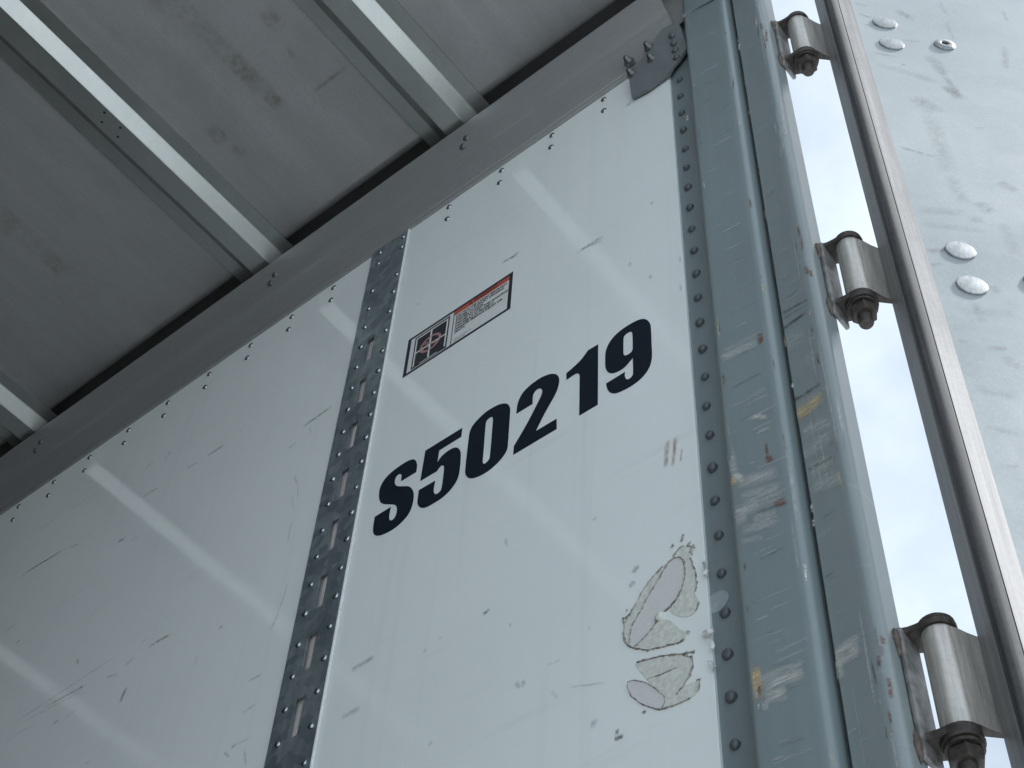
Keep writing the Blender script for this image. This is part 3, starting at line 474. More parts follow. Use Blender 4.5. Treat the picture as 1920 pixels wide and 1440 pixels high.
# side lining: rear panel and next panel forward, each 8 mm thick, butted under the strip
panel_rear = part('wall_panel', box_bm((-0.586, 0.0, Z_FLOOR), (0.0, 0.008, 2.60), bevel=0.0006), 'skin')
tag(panel_rear, 'white wall panel carrying the number and the torn gouge')
panel_fwd = part('wall_panel', box_bm((-1.88, 0.0, Z_FLOOR), (-0.651, 0.008, 2.60), bevel=0.0006), 'skin')
tag(panel_fwd, 'scuffed white wall panel forward of the slotted strip')
panel_far = part('wall_panel', box_bm((X_FRONT, 0.0, Z_FLOOR), (-1.884, 0.008, 2.60)), 'skin')
part('wall_backing', box_bm((X_FRONT, 0.022, Z_FLOOR), (-0.02, 0.030, 2.70)), 'void')
part('side_wall', box_bm((X_FRONT, Y_FAR - 0.03, Z_FLOOR), (0.15, Y_FAR, 2.72)), 'dark_far_wall')
part('front_wall', box_bm((X_FRONT - 0.03, Y_FAR, Z_FLOOR), (X_FRONT, 0.0, 2.70)), 'skin')
part('floor', box_bm((X_FRONT, Y_FAR - 0.03, Z_FLOOR - 0.15), (0.17, 0.035, Z_FLOOR)), 'wood')

# roof sheet with a faint sag between the bows
bm = bmesh.new()
NX, NY = 120, 24
BOWS = [-0.397, -0.5895, -0.860, -1.10, -1.335, -1.57, -1.80]
bow_x = [b * BOW_Z + 0.622 for b in BOWS]
def roof_z(x, y):
    return Z_ROOF + 0.0012 * math.sin(x * 9.0 + y * 2.0) + 0.0010 * math.sin(y * 7.0 - x * 4.0)
gx = [0.14 - 4.6 * i / NX for i in range(NX + 1)] + [X_FRONT]
# across: flat, then the sheet's edge rolls up into the open channel behind the rail's lip
cross = [(Y_FAR + (-0.089 - Y_FAR) * j / NY, None) for j in range(NY + 1)] + [(p, q) for p, q in arc((-0.089, Z_ROOF + 0.021), 0.021, -84, 0, 8)] + [(-0.068, 2.75), (-0.012, 2.75), (-0.012, 2.50)]
rows = [[bm.verts.new((x, y, roof_z(x, y) if z is None else z)) for y, z in cross] for x in gx]
for i in range(len(rows) - 1):
    for j in range(len(cross) - 1):
        bm.faces.new((rows[i][j], rows[i][j + 1], rows[i + 1][j + 1], rows[i + 1][j]))
roof = part('roof_sheet', bm, 'roof', smooth=True)

# roof bows: hat sections across the trailer
def bow_mesh():
    h, w, t = BOW_H, 0.0425, 0.0020
    # x measured from the rear lower corner, z from the bow's lower face
    outer = [(0.050, h), (0.050, h - t), (0.0215, h - t), (0.0195, h - t - 0.0015), (0.0010, 0.0014), (-0.0008, 0.0),
             (-w + 0.0008, 0.0), (-w - 0.0010, 0.0014), (-w - 0.0195, h - t - 0.0015), (-w - 0.0215, h - t), (-w - 0.048, h - t), (-w - 0.048, h)]
    bm = bmesh.new()
    extrude_profile(outer, 'y', Y_FAR + 0.02, -0.028, bm=bm, steps=1)
    return mesh_of(bm, 'roof_bow')
bow_me = bow_mesh()
hole_me = mesh_of(lathe_bm([(0.0, 0.0), (0.0026, 0.0), (0.0026, 0.0006), (0.0, 0.0006)], 10), 'bolt_hole')
for i, bx in enumerate(bow_x):
    o = link('roof_bow', bow_me, M['bow'], trailer, (bx, 0, EYE + BOW_Z))
    if i == 1:
        tag(o, 'roof bow with four small holes in its underside')
        for rx, ry in ((-0.5936, 0.2003), (-0.6007, 0.2043), (-0.5936, 0.2155), (-0.6004, 0.2194)):
            hx, hy = rx * BOW_Z + 0.622, ry * BOW_Z - 1.0
            link('bolt_hole', hole_me, M['void'], o, (hx - bx, hy, -0.0004))

# top rail along the head of the wall
rail_prof = [(0.0005, 2.4610), (-0.0045, 2.4610), (-0.0065, 2.4625), (-0.0080, 2.4660), (-0.0100, 2.4670), (-0.0330, 2.5000), (-0.0355, 2.5050), (-0.0370, 2.5090),
             (-0.0400, 2.5120), (-0.0680, 2.5560), (-0.0690, 2.5590), (-0.0685, 2.5606), (-0.0640, 2.5606),
             (-0.0400, 2.5200), (-0.0050, 2.4900), (-0.0010, 2.4900), (0.0005, 2.4900)]
bm = extrude_profile(rail_prof, 'x', X_FRONT, 0.028)
rail = part('top_rail', bm, 'rail', smooth=True, angle=28)
bm = box_bm((X_FRONT, 0.0205, 2.44), (0.03, 0.024, 2.69))
part('rail_web', bm, 'rail')
dome = lambda r, h, n=16: lathe_bm([(r, 0.0), (r * 0.97, h * 0.35), (r * 0.8, h * 0.70), (r * 0.45, h * 0.94), (0, h)], n, axis='y')
rail_rivet = mesh_of(dome(0.0062, 0.0026), 'rivet', True)
for rx in (-1.086, -1.595, -2.322):
    for yr, zr, dx in ((0.9458, 2.681, 0.003), (0.9510, 2.655, -0.003)):
        o = link('rivet', rail_rivet, M['dark_bolt'], rail, ((rx + dx) * yr + 0.622, yr - 1.0, zr * yr))
        o.rotation_euler = (math.radians(23), 0, 0)

# rivets at the head of the panels
skin_rivet = mesh_of(dome(0.0058, 0.0032), 'rivet', True)
for x in (-1.663, -1.551, -1.441, -1.323, -1.208, -1.091, -0.978, -0.868, -0.761):
    for z in (2.4430, 2.4020):
        link('rivet', skin_rivet, M['rivet_skin'], panel_fwd, (x + random.uniform(-.001, .001), 0.0, z))
for x in (-0.479, -0.358, -0.245, -0.132):
    for z in (2.4460, 2.4055):
        link('rivet', skin_rivet, M['rivet_skin'], panel_rear, (x + random.uniform(-.001, .001), 0.0, z))

# slotted logistics strip
SLOT_X0, SLOT_X1, SLOT_H, PITCH = -0.6275, -0.6105, 0.068, 0.1133
slots = [2.1625 - PITCH * i for i in range(20)]
bm = bmesh.new()
zs = [2.60]
for t_ in slots:
    zs += [t_, t_ - SLOT_H]
zs.append(Z_FLOOR)
zs = [z for z in zs if z >= Z_FLOOR]
if len(zs) % 2: zs = zs[:-1]
FY, BY = -0.0042, -0.0004
def quad(a, b, c, d): bm.faces.new([bm.verts.new(p) for p in (a, b, c, d)])
xs = [STRIP_X0, SLOT_X0, SLOT_X1, STRIP_X1]
for i in range(len(zs) - 1):
    z1, z0 = zs[i], zs[i + 1]
    is_slot = i % 2 == 1
    for j in range(3):
        if is_slot and j == 1:
            for (xa, za, xb, zb) in ((xs[1], z0, xs[1], z1), (xs[1], z1, xs[2], z1), (xs[2], z1, xs[2], z0), (xs[2], z0, xs[1], z0)):
                quad((xa, FY, za), (xb, FY, zb), (xb, BY, zb), (xa, BY, za))
            continue
        quad((xs[j], FY, z0), (xs[j + 1], FY, z0), (xs[j + 1], FY, z1), (xs[j], FY, z1))
for x in (STRIP_X0, STRIP_X1):
    quad((x, FY, zs[-1]), (x, 0.0005, zs[-1]), (x, 0.0005, zs[0]), (x, FY, zs[0]))
bmesh.ops.remove_doubles(bm, verts=bm.verts, dist=1e-5)
strip = part('logistics_strip', bm, 'strip')
back = box_bm((-0.650, 0.0052, Z_FLOOR), (-0.587, 0.0105, 2.59))
link('slot_backing', mesh_of(back, 'slot_backing'), M['slot'], strip)
strip_rivet = mesh_of(dome(0.0052, 0.0030), 'rivet', True)
for cx in (-0.6410, -0.5838):
    for z in [2.4437, 2.4090] + [2.3212 - 0.05655 * i for i in range(24)]:
        lean = -0.0025 * (2.4 - z)
        o = link('rivet', strip_rivet, M['rivet'], strip, (cx + lean + random.uniform(-.0006, .0006), FY, z + random.uniform(-.0012, .0012)))
        s_ = random.uniform(0.85, 1.12); o.scale = (s_, random.uniform(0.8, 1.15), s_)
# bead of pale sealant down the strip's rear edge
bm = bmesh.new()
bm_pts = [(STRIP_X1 + 0.0002, -0.0006), (STRIP_X1 + 0.0002, -0.0040), (STRIP_X1 + 0.0016, -0.0034), (STRIP_X1 + 0.0026, -0.0006)]
extrude_profile(bm_pts, 'z', Z_FLOOR, 2.47, bm=bm)
part('sealant_bead', bm, 'torn_skin')

# ------------------------------------------------------------------ rear post
def W2(pts):      # plan points measured from the camera -> trailer x, y
    return [(x + 0.622, y - 1.0) for x, y in pts]
inner = W2([(-0.660, 1.0045), (-0.574, 1.0045), (-0.5725, 1.003), (-0.5725, 0.984)] + arc((-0.5665, 0.982), 0.006, 180, 275, 6)[1:] + [(-0.5630, 0.9763)]
           + [(-0.5135, 0.98075), (-0.5105, 0.98100)] + arc((-0.5055, 0.9902), 0.0090, 275, 360, 7)[1:] + [(-0.4965, 0.9925)] + [(-0.4965, 1.012), (-0.500, 1.012)]
           + [(-0.500, 0.9935)] + list(reversed(arc((-0.5090, 0.9935), 0.009, 277, 360, 8)))[1:] + [(-0.5640, 0.9800), (-0.5690, 0.984), (-0.5690, 1.0085), (-0.660, 1.0085)])
bm = extrude_profile(inner, 'z', Z_FLOOR, 2.80)
post = part('rear_post', bm, 'post', smooth=True, angle=25)
tag(post, 'grey painted rear post with a row of rivets')
outer = W2([(-0.4912, 1.0150), (-0.4914, 1.0018), (-0.4900, 1.0003), (-0.4878, 1.0001), (-0.4555, 0.9967), (-0.4530, 0.9965)] + arc((-0.4487, 1.0075), 0.0110, 263, 360, 8)[1:] + [(-0.4377, 1.0105), (-0.4377, 1.0345), (-0.4400, 1.0370), (-0.4912, 1.0370)])
bm = extrude_profile(outer, 'z', Z_FLOOR, 2.80)
post2 = part('rear_post_channel', bm, 'post2', smooth=True, angle=25)
tag(post2, 'scraped grey outer channel of the rear post')
part('seam_light_block', box_bm((0.060, 0.0225, Z_FLOOR), (0.1285, 0.0360, 2.80)), 'post')  # added box, blocks light leaking through the seam between the channels
post_rivet = mesh_of(lathe_bm([(0.0062, 0.0), (0.0060, 0.0034), (0.0050, 0.0050), (0.0030, 0.0058), (0, 0.0060)], 14, axis='y'), 'rivet', True)
for i in range(46):
    z = 2.3400 - 0.05662 * i
    o = link('rivet', post_rivet, M['rivet_post_shaded'], post, (0.0166 + random.uniform(-.0009, .0009), 0.0045, z + random.uniform(-.001, .001)))
    s_ = random.uniform(0.88, 1.1); o.scale = (s_, random.uniform(0.75, 1.1), s_)
for z in (2.208, 2.199):
    link('rivet', mesh_of(dome(0.0022, 0.001, 10), 'rivet', True), M['torn_skin'], post, (0.024, 0.0045, z))
spot = lathe_bm([(0.0, 0.0), (0.0135, 0.0), (0.0140, 0.0004), (0.0, 0.0006)], 20, axis='y')
link('paint_spot', mesh_of(spot, 'paint_spot'), M['spot'], post, (0.0085, 0.0043, 1.172))
# header over the opening, with the weld where it meets the post
bm = box_bm((0.052, Y_FAR, 2.60), (0.185, -0.020, 2.78), bevel=0.004)
part('rear_header', bm, 'post')
part('rear_post_opposite', box_bm((0.0, Y_FAR - 0.03, Z_FLOOR), (0.185, Y_FAR + 0.02, 2.60), bevel=0.004), 'post')
pts_w = [(0.050 + 0.010 * i, 2.488 + 0.0035 * math.sin(i * 1.1) * 0.3 - 0.0002 * i * i) for i in range(7)]
bm = bmesh.new()
prev = None
for px_, pz_ in pts_w:
    ring = [bm.verts.new((px_, -0.0235 + 0.030 * (px_ - 0.05) * 0.16 - 0.0035 * math.cos(a), pz_ + 0.0035 * math.sin(a))) for a in [k * math.pi / 4 for k in range(8)]]
    if prev:
        for k in range(8):
            bm.faces.new((prev[k], prev[(k + 1) % 8], ring[(k + 1) % 8], ring[k]))
    prev = ring
link('weld_bead', mesh_of(bm, 'weld_bead', True), M['post'], post)

# corner bracket at the head of the post
brk = [(-0.080, 2.400), (-0.0486, 2.392), (-0.0047, 2.395), (0.0027, 2.408), (0.0165, 2.420), (0.036, 2.440), (0.033, 2.506), (0.020, 2.521), (0.000, 2.524), (-0.026, 2.505), (-0.080, 2.466)]
BK = 0.985
def bracket_y(z): return -0.0085 - max(0.0, z - 2.400) * 0.22
brk = [((x - 0.622) * BK + 0.622, z * BK) for x, z in brk]
bm = poly_plate([brk], 0.0, 0.005)
for v in bm.verts:
    v.co.y += bracket_y(v.co.z)
bracket = part('corner_bracket', bm, 'post_shaded')
stud = mesh_of(lathe_bm([(0.0095, -0.003), (0.0095, 0.0012), (0.0068, 0.0030), (0.0056, 0.0052), (0.0040, 0.0110), (0.0030, 0.0120), (0.0, 0.0124)], 16, axis='y'), 'bolt', True, 40)
for bx, bz in ((-0.0735, 2.468), (-0.0735, 2.503), (-0.0310, 2.470), (-0.0310, 2.503)):
    z = bz * BK
    link('bolt', stud, M['dark_bolt'], bracket, ((bx - 0.622) * BK + 0.622, bracket_y(z), z))
for i, bz in enumerate((2.490, 2.469, 2.449, 2.428)):
    z = bz * BK
    link('rivet', post_rivet, M['dark_bolt'], bracket, ((0.0155 - i * 0.0006 - 0.622) * BK + 0.622, bracket_y(z), z))

# ------------------------------------------------------------------ marks on the lining
def strip_marks(name, items, mat, parent, y, px=0.00062):
    bm = bmesh.new()
    uvl = bm.loops.layers.uv.new('UVMap')
    al = bm.verts.layers.float.new('amount')
    for k, (a, b, w, am) in enumerate(items):
        if am <= 0: continue
        a, b = Vector(a), Vector(b)
        d = b - a
        L = d.length
        n_ = Vector((-d.y, d.x)).normalized() * (w * px * 0.75)
        steps = max(1, int(L / 0.02))
        rnd = random.Random(k * 13 + 5)
        prev = None
        for i in range(steps + 1):
            t = i / steps
            c = a + d * t + n_ * rnd.uniform(-.25, .25)
            yy = y - 0.00003 * (k % 7)
            v0 = bm.verts.new((c.x - n_.x, yy, c.y - n_.y)); v1 = bm.verts.new((c.x + n_.x, yy, c.y + n_.y))
            v0[al] = v1[al] = am
            if prev:
                f = bm.faces.new((prev[0], v0, v1, prev[1]))
                for lp, uv in zip(f.loops, ((prev[2], 0), (t, 0), (t, 1), (prev[2], 1))):
                    lp[uvl].uv = uv
            prev = (v0, v1, t)
    me = bpy.data.meshes.new(name)
    bm.to_mesh(me); bm.free()
    o = link(name, me, M[mat], parent)
    o['kind'] = 'stuff'
    return o
strip_marks('scuff_marks', [(a, c, w * 0.85, m * 0.75) for a, c, w, m in sA_DATA], 'mark', panel_fwd, -0.0003)
strip_marks('scuff_marks', sB_DATA, 'mark', panel_rear, -0.0003)
strip_marks('rust_rubs', [(a, c, w * 0.6, m * 1.3) for a, c, w, m in sP_DATA], 'mark_pink', panel_rear, -0.0004)

# torn gouge near the rear edge of the panel
for nm, mt, yy in (('creamA', 'cream', -0.0006), ('creamL', 'cream', -0.0006), ('creamB', 'cream', -0.0006), ('creamC', 'cream', -0.0006),
                   ('bareA', 'bare', -0.0003), ('bareD', 'bare', -0.0009)):
    link('torn_patch', mesh_of(poly_plate([D_DATA[nm]], yy, 0.0004 if yy < -0.0003 else 0.0002), 'torn_patch'), M[mt], panel_rear)
bm = bmesh.new()
rnd = random.Random(3)
for pts, w in E_DATA:
    P = [Vector(p) for p in pts]
    dense = []
    for a, b in zip(P[:-1], P[1:]):
        n_ = max(2, int((b - a).length / 0.0025))
        dense += [a + (b - a) * i / n_ for i in range(n_)]
    dense.append(P[-1])
    prev = None
    for i, c in enumerate(dense):
        d = (dense[min(i + 1, len(dense) - 1)] - dense[max(i - 1, 0)]).normalized()
        nn = Vector((-d.y, d.x)) * w * 0.5 * (rnd.uniform(0.15, 1.2) if rnd.random() < 0.75 else rnd.uniform(1.2, 2.0))
        c = c + Vector((rnd.uniform(-1, 1), rnd.uniform(-1, 1))) * w * 0.18
        hy = -0.0012 - rnd.random() * 0.0012
        vs_ = [bm.verts.new((c.x - nn.x, -0.0002, c.y - nn.y)), bm.verts.new((c.x, hy, c.y)), bm.verts.new((c.x + nn.x, -0.0002, c.y + nn.y))]
        if prev:
            bm.faces.new((prev[0], vs_[0], vs_[1], prev[1])); bm.faces.new((prev[1], vs_[1], vs_[2], prev[2]))
        prev = vs_
o = link('torn_edge', mesh_of(bm, 'torn_edge'), M['torn_edge'], panel_rear); o['kind'] = 'stuff'
bm = bmesh.new()
bmesh.ops.create_icosphere(bm, subdivisions=2, radius=0.007)
for v in bm.verts:
    v.co *= rnd.uniform(0.7, 1.1); v.co.y *= 0.55
link('torn_lump', mesh_of(bm, 'torn_lump', True), M['cream'], panel_rear, (D_DATA['creamB'][6][0] + 0.002, -0.001, D_DATA['creamB'][6][1] + 0.004))
for tl in tears_DATA:
    bm = poly_plate([tl], -0.004, 0.0008)
    for v in bm.verts:
        v.co.y += rnd.uniform(-0.004, 0.0015)
    link('torn_curl', mesh_of(bm, 'torn_curl'), M['torn_skin'], panel_rear)

# water stains on the roof sheet
def blotches(name, items, parent, z):
    bm = bmesh.new()
    uvl = bm.loops.layers.uv.new('UVMap'); al = bm.verts.layers.float.new('amount')
    for k, (x, y, rx, ry, am) in enumerate(items):
        q = [(-1, -1), (1, -1), (1, 1), (-1, 1)]
        vs_ = []
        for i, j in q:
            v = bm.verts.new((x + rx * i, y + ry * j, roof_z(x + rx * i, y + ry * j) + z - 0.00004 * k)); v[al] = am; vs_.append(v)
        f = bm.faces.new(vs_)
        for lp, (i, j) in zip(f.loops, q): lp[uvl].uv = (i * .5 + .5, j * .5 + .5)
    me = bpy.data.meshes.new(name); bm.to_mesh(me); bm.free()
    o = link(name, me, M['stain'], parent); o['kind'] = 'stuff'
blotches('water_stains', [(x * 0.9725 + 0.0171, (y + 1) * 0.9725 - 1, rx, ry, am * 0.40) for x, y, rx, ry, am in [(-0.692, -0.285, .016, .024, 1.0), (-0.694, -0.35, .02, .055, .6), (-0.695, -0.45, .022, .12, .4), (-0.581, -0.403, .018, .026, .85),
    (-0.83, -0.300, .018, .024, .8), (-0.822, -0.25, .014, .02, .6), (-1.306, -0.291, .022, .026, .7), (-1.31, -0.42, .03, .03, .45), (-1.31, -0.36, .02, .08, .25),
    (-0.58, -0.25, .045, .005, .8), (-0.60, -0.33, .006, .02, .6), (-0.828, -0.58, .012, .10, .18), (-0.40, -0.20, .02, .02, .3), (-0.70, -0.6, .05, .1, .35)]], roof, -0.0022)

# scrapes on the post, each on the face it crosses
def plan_y(prof, x):
    ys = [p0[1] + (p1[1] - p0[1]) * (x - p0[0]) / (p1[0] - p0[0]) for p0, p1 in zip(prof[:-1], prof[1:])
          if abs(p1[0] - p0[0]) > 1e-9 and min(p0[0], p1[0]) <= x <= max(p0[0], p1[0])]
    return min(ys) if ys else None
def post_marks(name, items, mat, parent, prof):
    bm = bmesh.new()
    uvl = bm.loops.layers.uv.new('UVMap'); al = bm.verts.layers.float.new('amount')
    for k, (x0, z0, x1, z1, w, am) in enumerate(items):
        prev = None
        N = 6
        for i in range(N + 1):
            t = i / N
            x = x0 + (x1 - x0) * t; z = z0 + (z1 - z0) * t
            y = plan_y(prof, x)
            if y is None: prev = None; continue
            y -= 0.0006 + 0.00004 * (k % 9)
            if abs(x1 - x0) > abs(z1 - z0) * 0.5:
                v0 = bm.verts.new((x, y, z - w / 2)); v1 = bm.verts.new((x, y, z + w / 2))
            else:
                ya = plan_y(prof, x - w / 2); yb = plan_y(prof, x + w / 2)
                v0 = bm.verts.new((x - w / 2, (ya if ya is not None else y) - 0.0007, z)); v1 = bm.verts.new((x + w / 2, (yb if yb is not None else y) - 0.0007, z))
            v0[al] = v1[al] = am
            if prev:
                f = bm.faces.new((prev[0], v0, v1, prev[1]))
                for lp, uv in zip(f.loops, ((prev[2], 0), (t, 0), (t, 1), (prev[2], 1))): lp[uvl].uv = uv
            prev = (v0, v1, t)
    me = bpy.data.meshes.new(name); bm.to_mesh(me); bm.free()
    o = link(name, me, M[mat], parent); o['kind'] = 'stuff'
wr = random.Random(21)
PM = [('1', 'white', 0.0549, 1.5211, 0.1074, 1.52, 0.021, 0.6), ('1', 'white', 0.0571, 1.5335, 0.1112, 1.5346, 0.0081, 0.35), ('1', 'white', 0.0869, 1.389, 0.1058, 1.3793, 0.0113, 0.8), ('1', 'white', 0.0567, 1.2931, 0.1097, 1.2835, 0.0242, 0.6), ('1', 'white', 0.0616, 1.2698, 0.1117, 1.2608, 0.0193, 0.5), ('1', 'white', 0.0899, 1.3586, 0.1085, 1.3602, 0.0081, 0.4), ('1', 'white', 0.0599, 1.4224, 0.1107, 1.4285, 0.0081, 0.25), ('1', 'white', 0.0603, 1.2539, 0.11, 1.2452, 0.0242, 0.45), ('1', 'tan', 0.0539, 1.3009, 0.0619, 1.3011, 0.021, 0.7), ('1', 'rust', 0.1064, 1.5226, 0.1139, 1.5234, 0.0242, 1), ('1', 'rust', 0.098, 1.3225, 0.1018, 1.3272, 0.029, 1), ('1', 'rust', 0.0995, 1.3155, 0.1028, 1.3028, 0.0113, 0.8), ('1', 'white', 0.0537, 1.4206, 0.0573, 1.3735, 0.0081, 0.7), ('1', 'white', 0.0557, 1.3685, 0.0604, 1.3109, 0.0113, 0.8), ('1', 'white', 0.0561, 1.3139, 0.0705, 1.2951, 0.0193, 0.8), ('2', 'tan', 0.1239, 1.3827, 0.1686, 1.3844, 0.0274, 1.0), ('2', 'tan', 0.1272, 1.3817, 0.1499, 1.38, 0.0242, 0.8), ('2', 'tan', 0.1682, 1.5389, 0.171, 1.5419, 0.0161, 0.9), ('2', 'tan', 0.1674, 1.4934, 0.1699, 1.4947, 0.0177, 0.9), ('2', 'dark', 0.1267, 1.5771, 0.1718, 1.5688, 0.0064, 0.8), ('2', 'dark', 0.126, 1.5464, 0.1655, 1.5468, 0.0081, 0.9), ('2', 'dark', 0.1256, 1.4084, 0.1682, 1.4071, 0.0073, 0.9), ('2', 'dark', 0.1341, 1.2864, 0.1683, 1.2821, 0.0064, 0.7), ('2', 'dark', 0.1279, 1.5649, 0.1719, 1.5595, 0.004, 0.5), ('2', 'rust', 0.1257, 1.4099, 0.135, 1.4091, 0.0113, 1), ('2', 'rust', 0.1235, 1.5467, 0.1311, 1.5475, 0.0161, 0.9), ('2', 'rust', 0.1784, 1.3246, 0.1748, 1.2831, 0.0097, 0.5), ('2', 'white', 0.1282, 1.35, 0.1736, 1.3373, 0.0242, 0.45), ('2', 'white', 0.1241, 1.314, 0.171, 1.3182, 0.0322, 0.4), ('2', 'white', 0.123, 1.2857, 0.1676, 1.2769, 0.029, 0.45), ('2', 'white', 0.1306, 1.2577, 0.1721, 1.2483, 0.029, 0.45), ('2', 'white', 0.1276, 1.5147, 0.1608, 1.5078, 0.0403, 0.25), ('2', 'white', 0.1356, 1.4563, 0.169, 1.4593, 0.0242, 0.2), ('1', 'white', 0.0651, 1.0059, 0.1091, 1.0038, 0.0193, 0.8), ('1', 'white', 0.0657, 0.9927, 0.0902, 0.9883, 0.021, 0.7), ('1', 'white', 0.0603, 1.0172, 0.1103, 1.014, 0.0129, 0.6), ('1', 'white', 0.0595, 1.2189, 0.1065, 1.2122, 0.0161, 0.5), ('1', 'white', 0.0583, 1.2037, 0.0857, 1.1966, 0.0113, 0.4), ('1', 'white', 0.0735, 1.2286, 0.1033, 1.2224, 0.0161, 0.5), ('1', 'white', 0.0548, 1.241, 0.0703, 1.2417, 0.0322, 0.6), ('1', 'white', 0.0629, 0.9836, 0.0705, 0.9828, 0.0161, 0.5), ('1', 'white', 0.0533, 1.2503, 0.0837, 1.2437, 0.0242, 0.5), ('1', 'tan', 0.055, 1.0135, 0.0668, 1.0137, 0.0484, 1.0), ('1', 'tan', 0.0596, 1.0208, 0.0645, 1.0204, 0.021, 0.8), ('1', 'rust', 0.061, 1.0038, 0.0649, 1.0039, 0.0161, 0.9), ('1', 'rust', 0.0594, 1.1666, 0.062, 1.1675, 0.0161, 0.6), ('2', 'white', 0.1274, 1.0239, 0.1595, 1.0236, 0.0274, 0.75), ('2', 'white', 0.1273, 1.0087, 0.1387, 1.009, 0.0322, 0.7), ('2', 'white', 0.1296, 1.0118, 0.158, 1.0135, 0.0113, 0.6), ('2', 'white', 0.1415, 1.0293, 0.1625, 1.0308, 0.0113, 0.5), ('2', 'tan', 0.1266, 1.0178, 0.1368, 1.0231, 0.0242, 0.6), ('1', 'rust', 0.1054, 1.2428, 0.1084, 1.2298, 0.0161, 0.8)]
for k in range(70):                       # chips and rust along the seam and the folded corners
    z = wr.uniform(0.85, 2.45); L = wr.uniform(0.006, 0.035)
    f, x, w = wr.choice((('2', 0.1312, 0.0030), ('2', 0.1312, 0.0040), ('1', 0.1215, 0.0030), ('2', 0.1690, 0.0030), ('1', 0.0590, 0.0028)))
    PM.append((f, wr.choice(('rust', 'tan', 'white', 'white', 'dark')), x + wr.uniform(-.001, .001), z, x + wr.uniform(-.0015, .0015), z + L, w * wr.uniform(0.5, 1.3), wr.uniform(0.4, 0.95)))
for hz in (2.242, 1.587, 0.924):           # rust bleeding from the hinge welds onto the folded corner
    for k in range(7):
        x = wr.uniform(0.1745, 0.1815); z = hz + wr.uniform(-0.02, 0.12)
        PM.append(('2', 'rust', x, z, x + wr.uniform(-.001, .001), z + wr.uniform(0.010, 0.030), wr.uniform(0.002, 0.005), wr.uniform(0.5, 0.95)))
for k in range(26):                       # long pale wear down the folded corners
    f, x = wr.choice((('2', wr.uniform(0.1715, 0.1820)), ('2', wr.uniform(0.1715, 0.1820)), ('1', wr.uniform(0.1150, 0.1230)), ('2', wr.uniform(0.135, 0.165))))
    z = wr.uniform(0.8, 2.4); L = wr.uniform(0.05, 0.22)
    PM.append((f, 'white', x, z, x + wr.uniform(-.001, .001), z + L, wr.uniform(0.0015, 0.004), wr.uniform(0.25, 0.6)))
for k in range(90):                       # fine slanting rubs
    f = wr.choice(('1', '1', '2'))
    x0 = wr.uniform(0.066, 0.085) if f == '1' else wr.uniform(0.132, 0.145)
    L = wr.uniform(0.012, 0.045) if f == '1' else wr.uniform(0.010, 0.026)
    z = wr.choice((wr.uniform(0.9, 1.75), wr.uniform(0.9, 2.4)))
    PM.append((f, wr.choice(('white', 'white', 'dark')), x0, z, x0 + L, z + L * wr.uniform(-0.05, 0.12), wr.uniform(0.0015, 0.005), wr.uniform(0.15, 0.45)))
for key, parent, prof in (('1', post, inner), ('2', post2, outer)):
    for mt in ('white', 'tan', 'rust', 'dark'):
        it = [m[2:] for m in PM if m[0] == key and m[1] == mt]
        if it: post_marks({'white': 'paint_scrapes', 'tan': 'tan_scrapes', 'rust': 'rust_specks', 'dark': 'dark_scratches'}[mt], it,
                          {'white': 'mark_white', 'tan': 'mark_tan', 'rust': 'mark_rust', 'dark': 'mark'}[mt], parent, prof)

# ------------------------------------------------------------------ number lettering
lettering = empty('number_lettering', (-0.30, 0.0, EYE + 1.612))
tag(lettering, 'black slanted number S50219 lettered on the white wall panel', 'lettering')
for ch, loops in G_DATA:
    o = link('letter' if ch == 'S' else 'digit', mesh_of(poly_plate([[(x + 0.30, z - 1.612) for x, z in lp] for lp in loops], -0.0006, 0.0005), 'digit'), M['number'], lettering)
    o['label'] = 'black %s "%s" of the number' % ('letter' if ch == 'S' else 'digit', ch)

# ------------------------------------------------------------------ warning sticker
SX, SZ, SW, SH = -0.5275, 1.977, 0.218, 0.1025
sticker = empty('warning_sticker', (SX, 0.0, EYE + SZ))
tag(sticker, 'white warning sticker with red heading and crossed-out pictogram above the number', 'sticker')
def flat(name, x0, z0, x1, z1, lvl, mat, parent=None):
    y = -0.0004 - lvl * 0.00015
    bm = box_bm((x0, y, z0), (x1, y + 0.0001 if lvl else -0.0001, z1))
    return link(name, mesh_of(bm, name), M[mat], parent or sticker)
mm = 0.001
flat('backing', 0, 0, SW, SH, 0, 'sticker')
bw = 7.6 * mm
flat('border', 0, 0, bw * .95, SH, 1, 'navy'); flat('border', SW - bw * .95, 0, SW, SH, 1, 'navy')
flat('border', bw * .95, 0, SW - bw * .95, 6.0 * mm, 1, 'navy'); flat('border', bw * .95, SH - 6.0 * mm, SW - bw * .95, SH, 1, 'navy')
flat('divider', 97.5 * mm, 6.0 * mm, 99.0 * mm, SH - 6.0 * mm, 1, 'navy')
head = flat('heading', 99.0 * mm, 84.5 * mm, SW - bw * .95, SH - 6.0 * mm, 1, 'red')
pic = flat('pictogram', 16 * mm, 8 * mm, 89.5 * mm, 93.5 * mm, 1, 'picto')
def ring_bm(cx, cz, r0, r1, y, bm=None):
    bm = bm or bmesh.new(); n = 40
    a = [bm.verts.new((cx + r0 * math.cos(2 * math.pi * i / n), y, cz + r0 * math.sin(2 * math.pi * i / n) * 0.88)) for i in range(n)]
    b = [bm.verts.new((cx + r1 * math.cos(2 * math.pi * i / n), y, cz + r1 * math.sin(2 * math.pi * i / n) * 0.88)) for i in range(n)]
    for i in range(n): bm.faces.new((a[i], a[(i + 1) % n], b[(i + 1) % n], b[i]))
    return bm
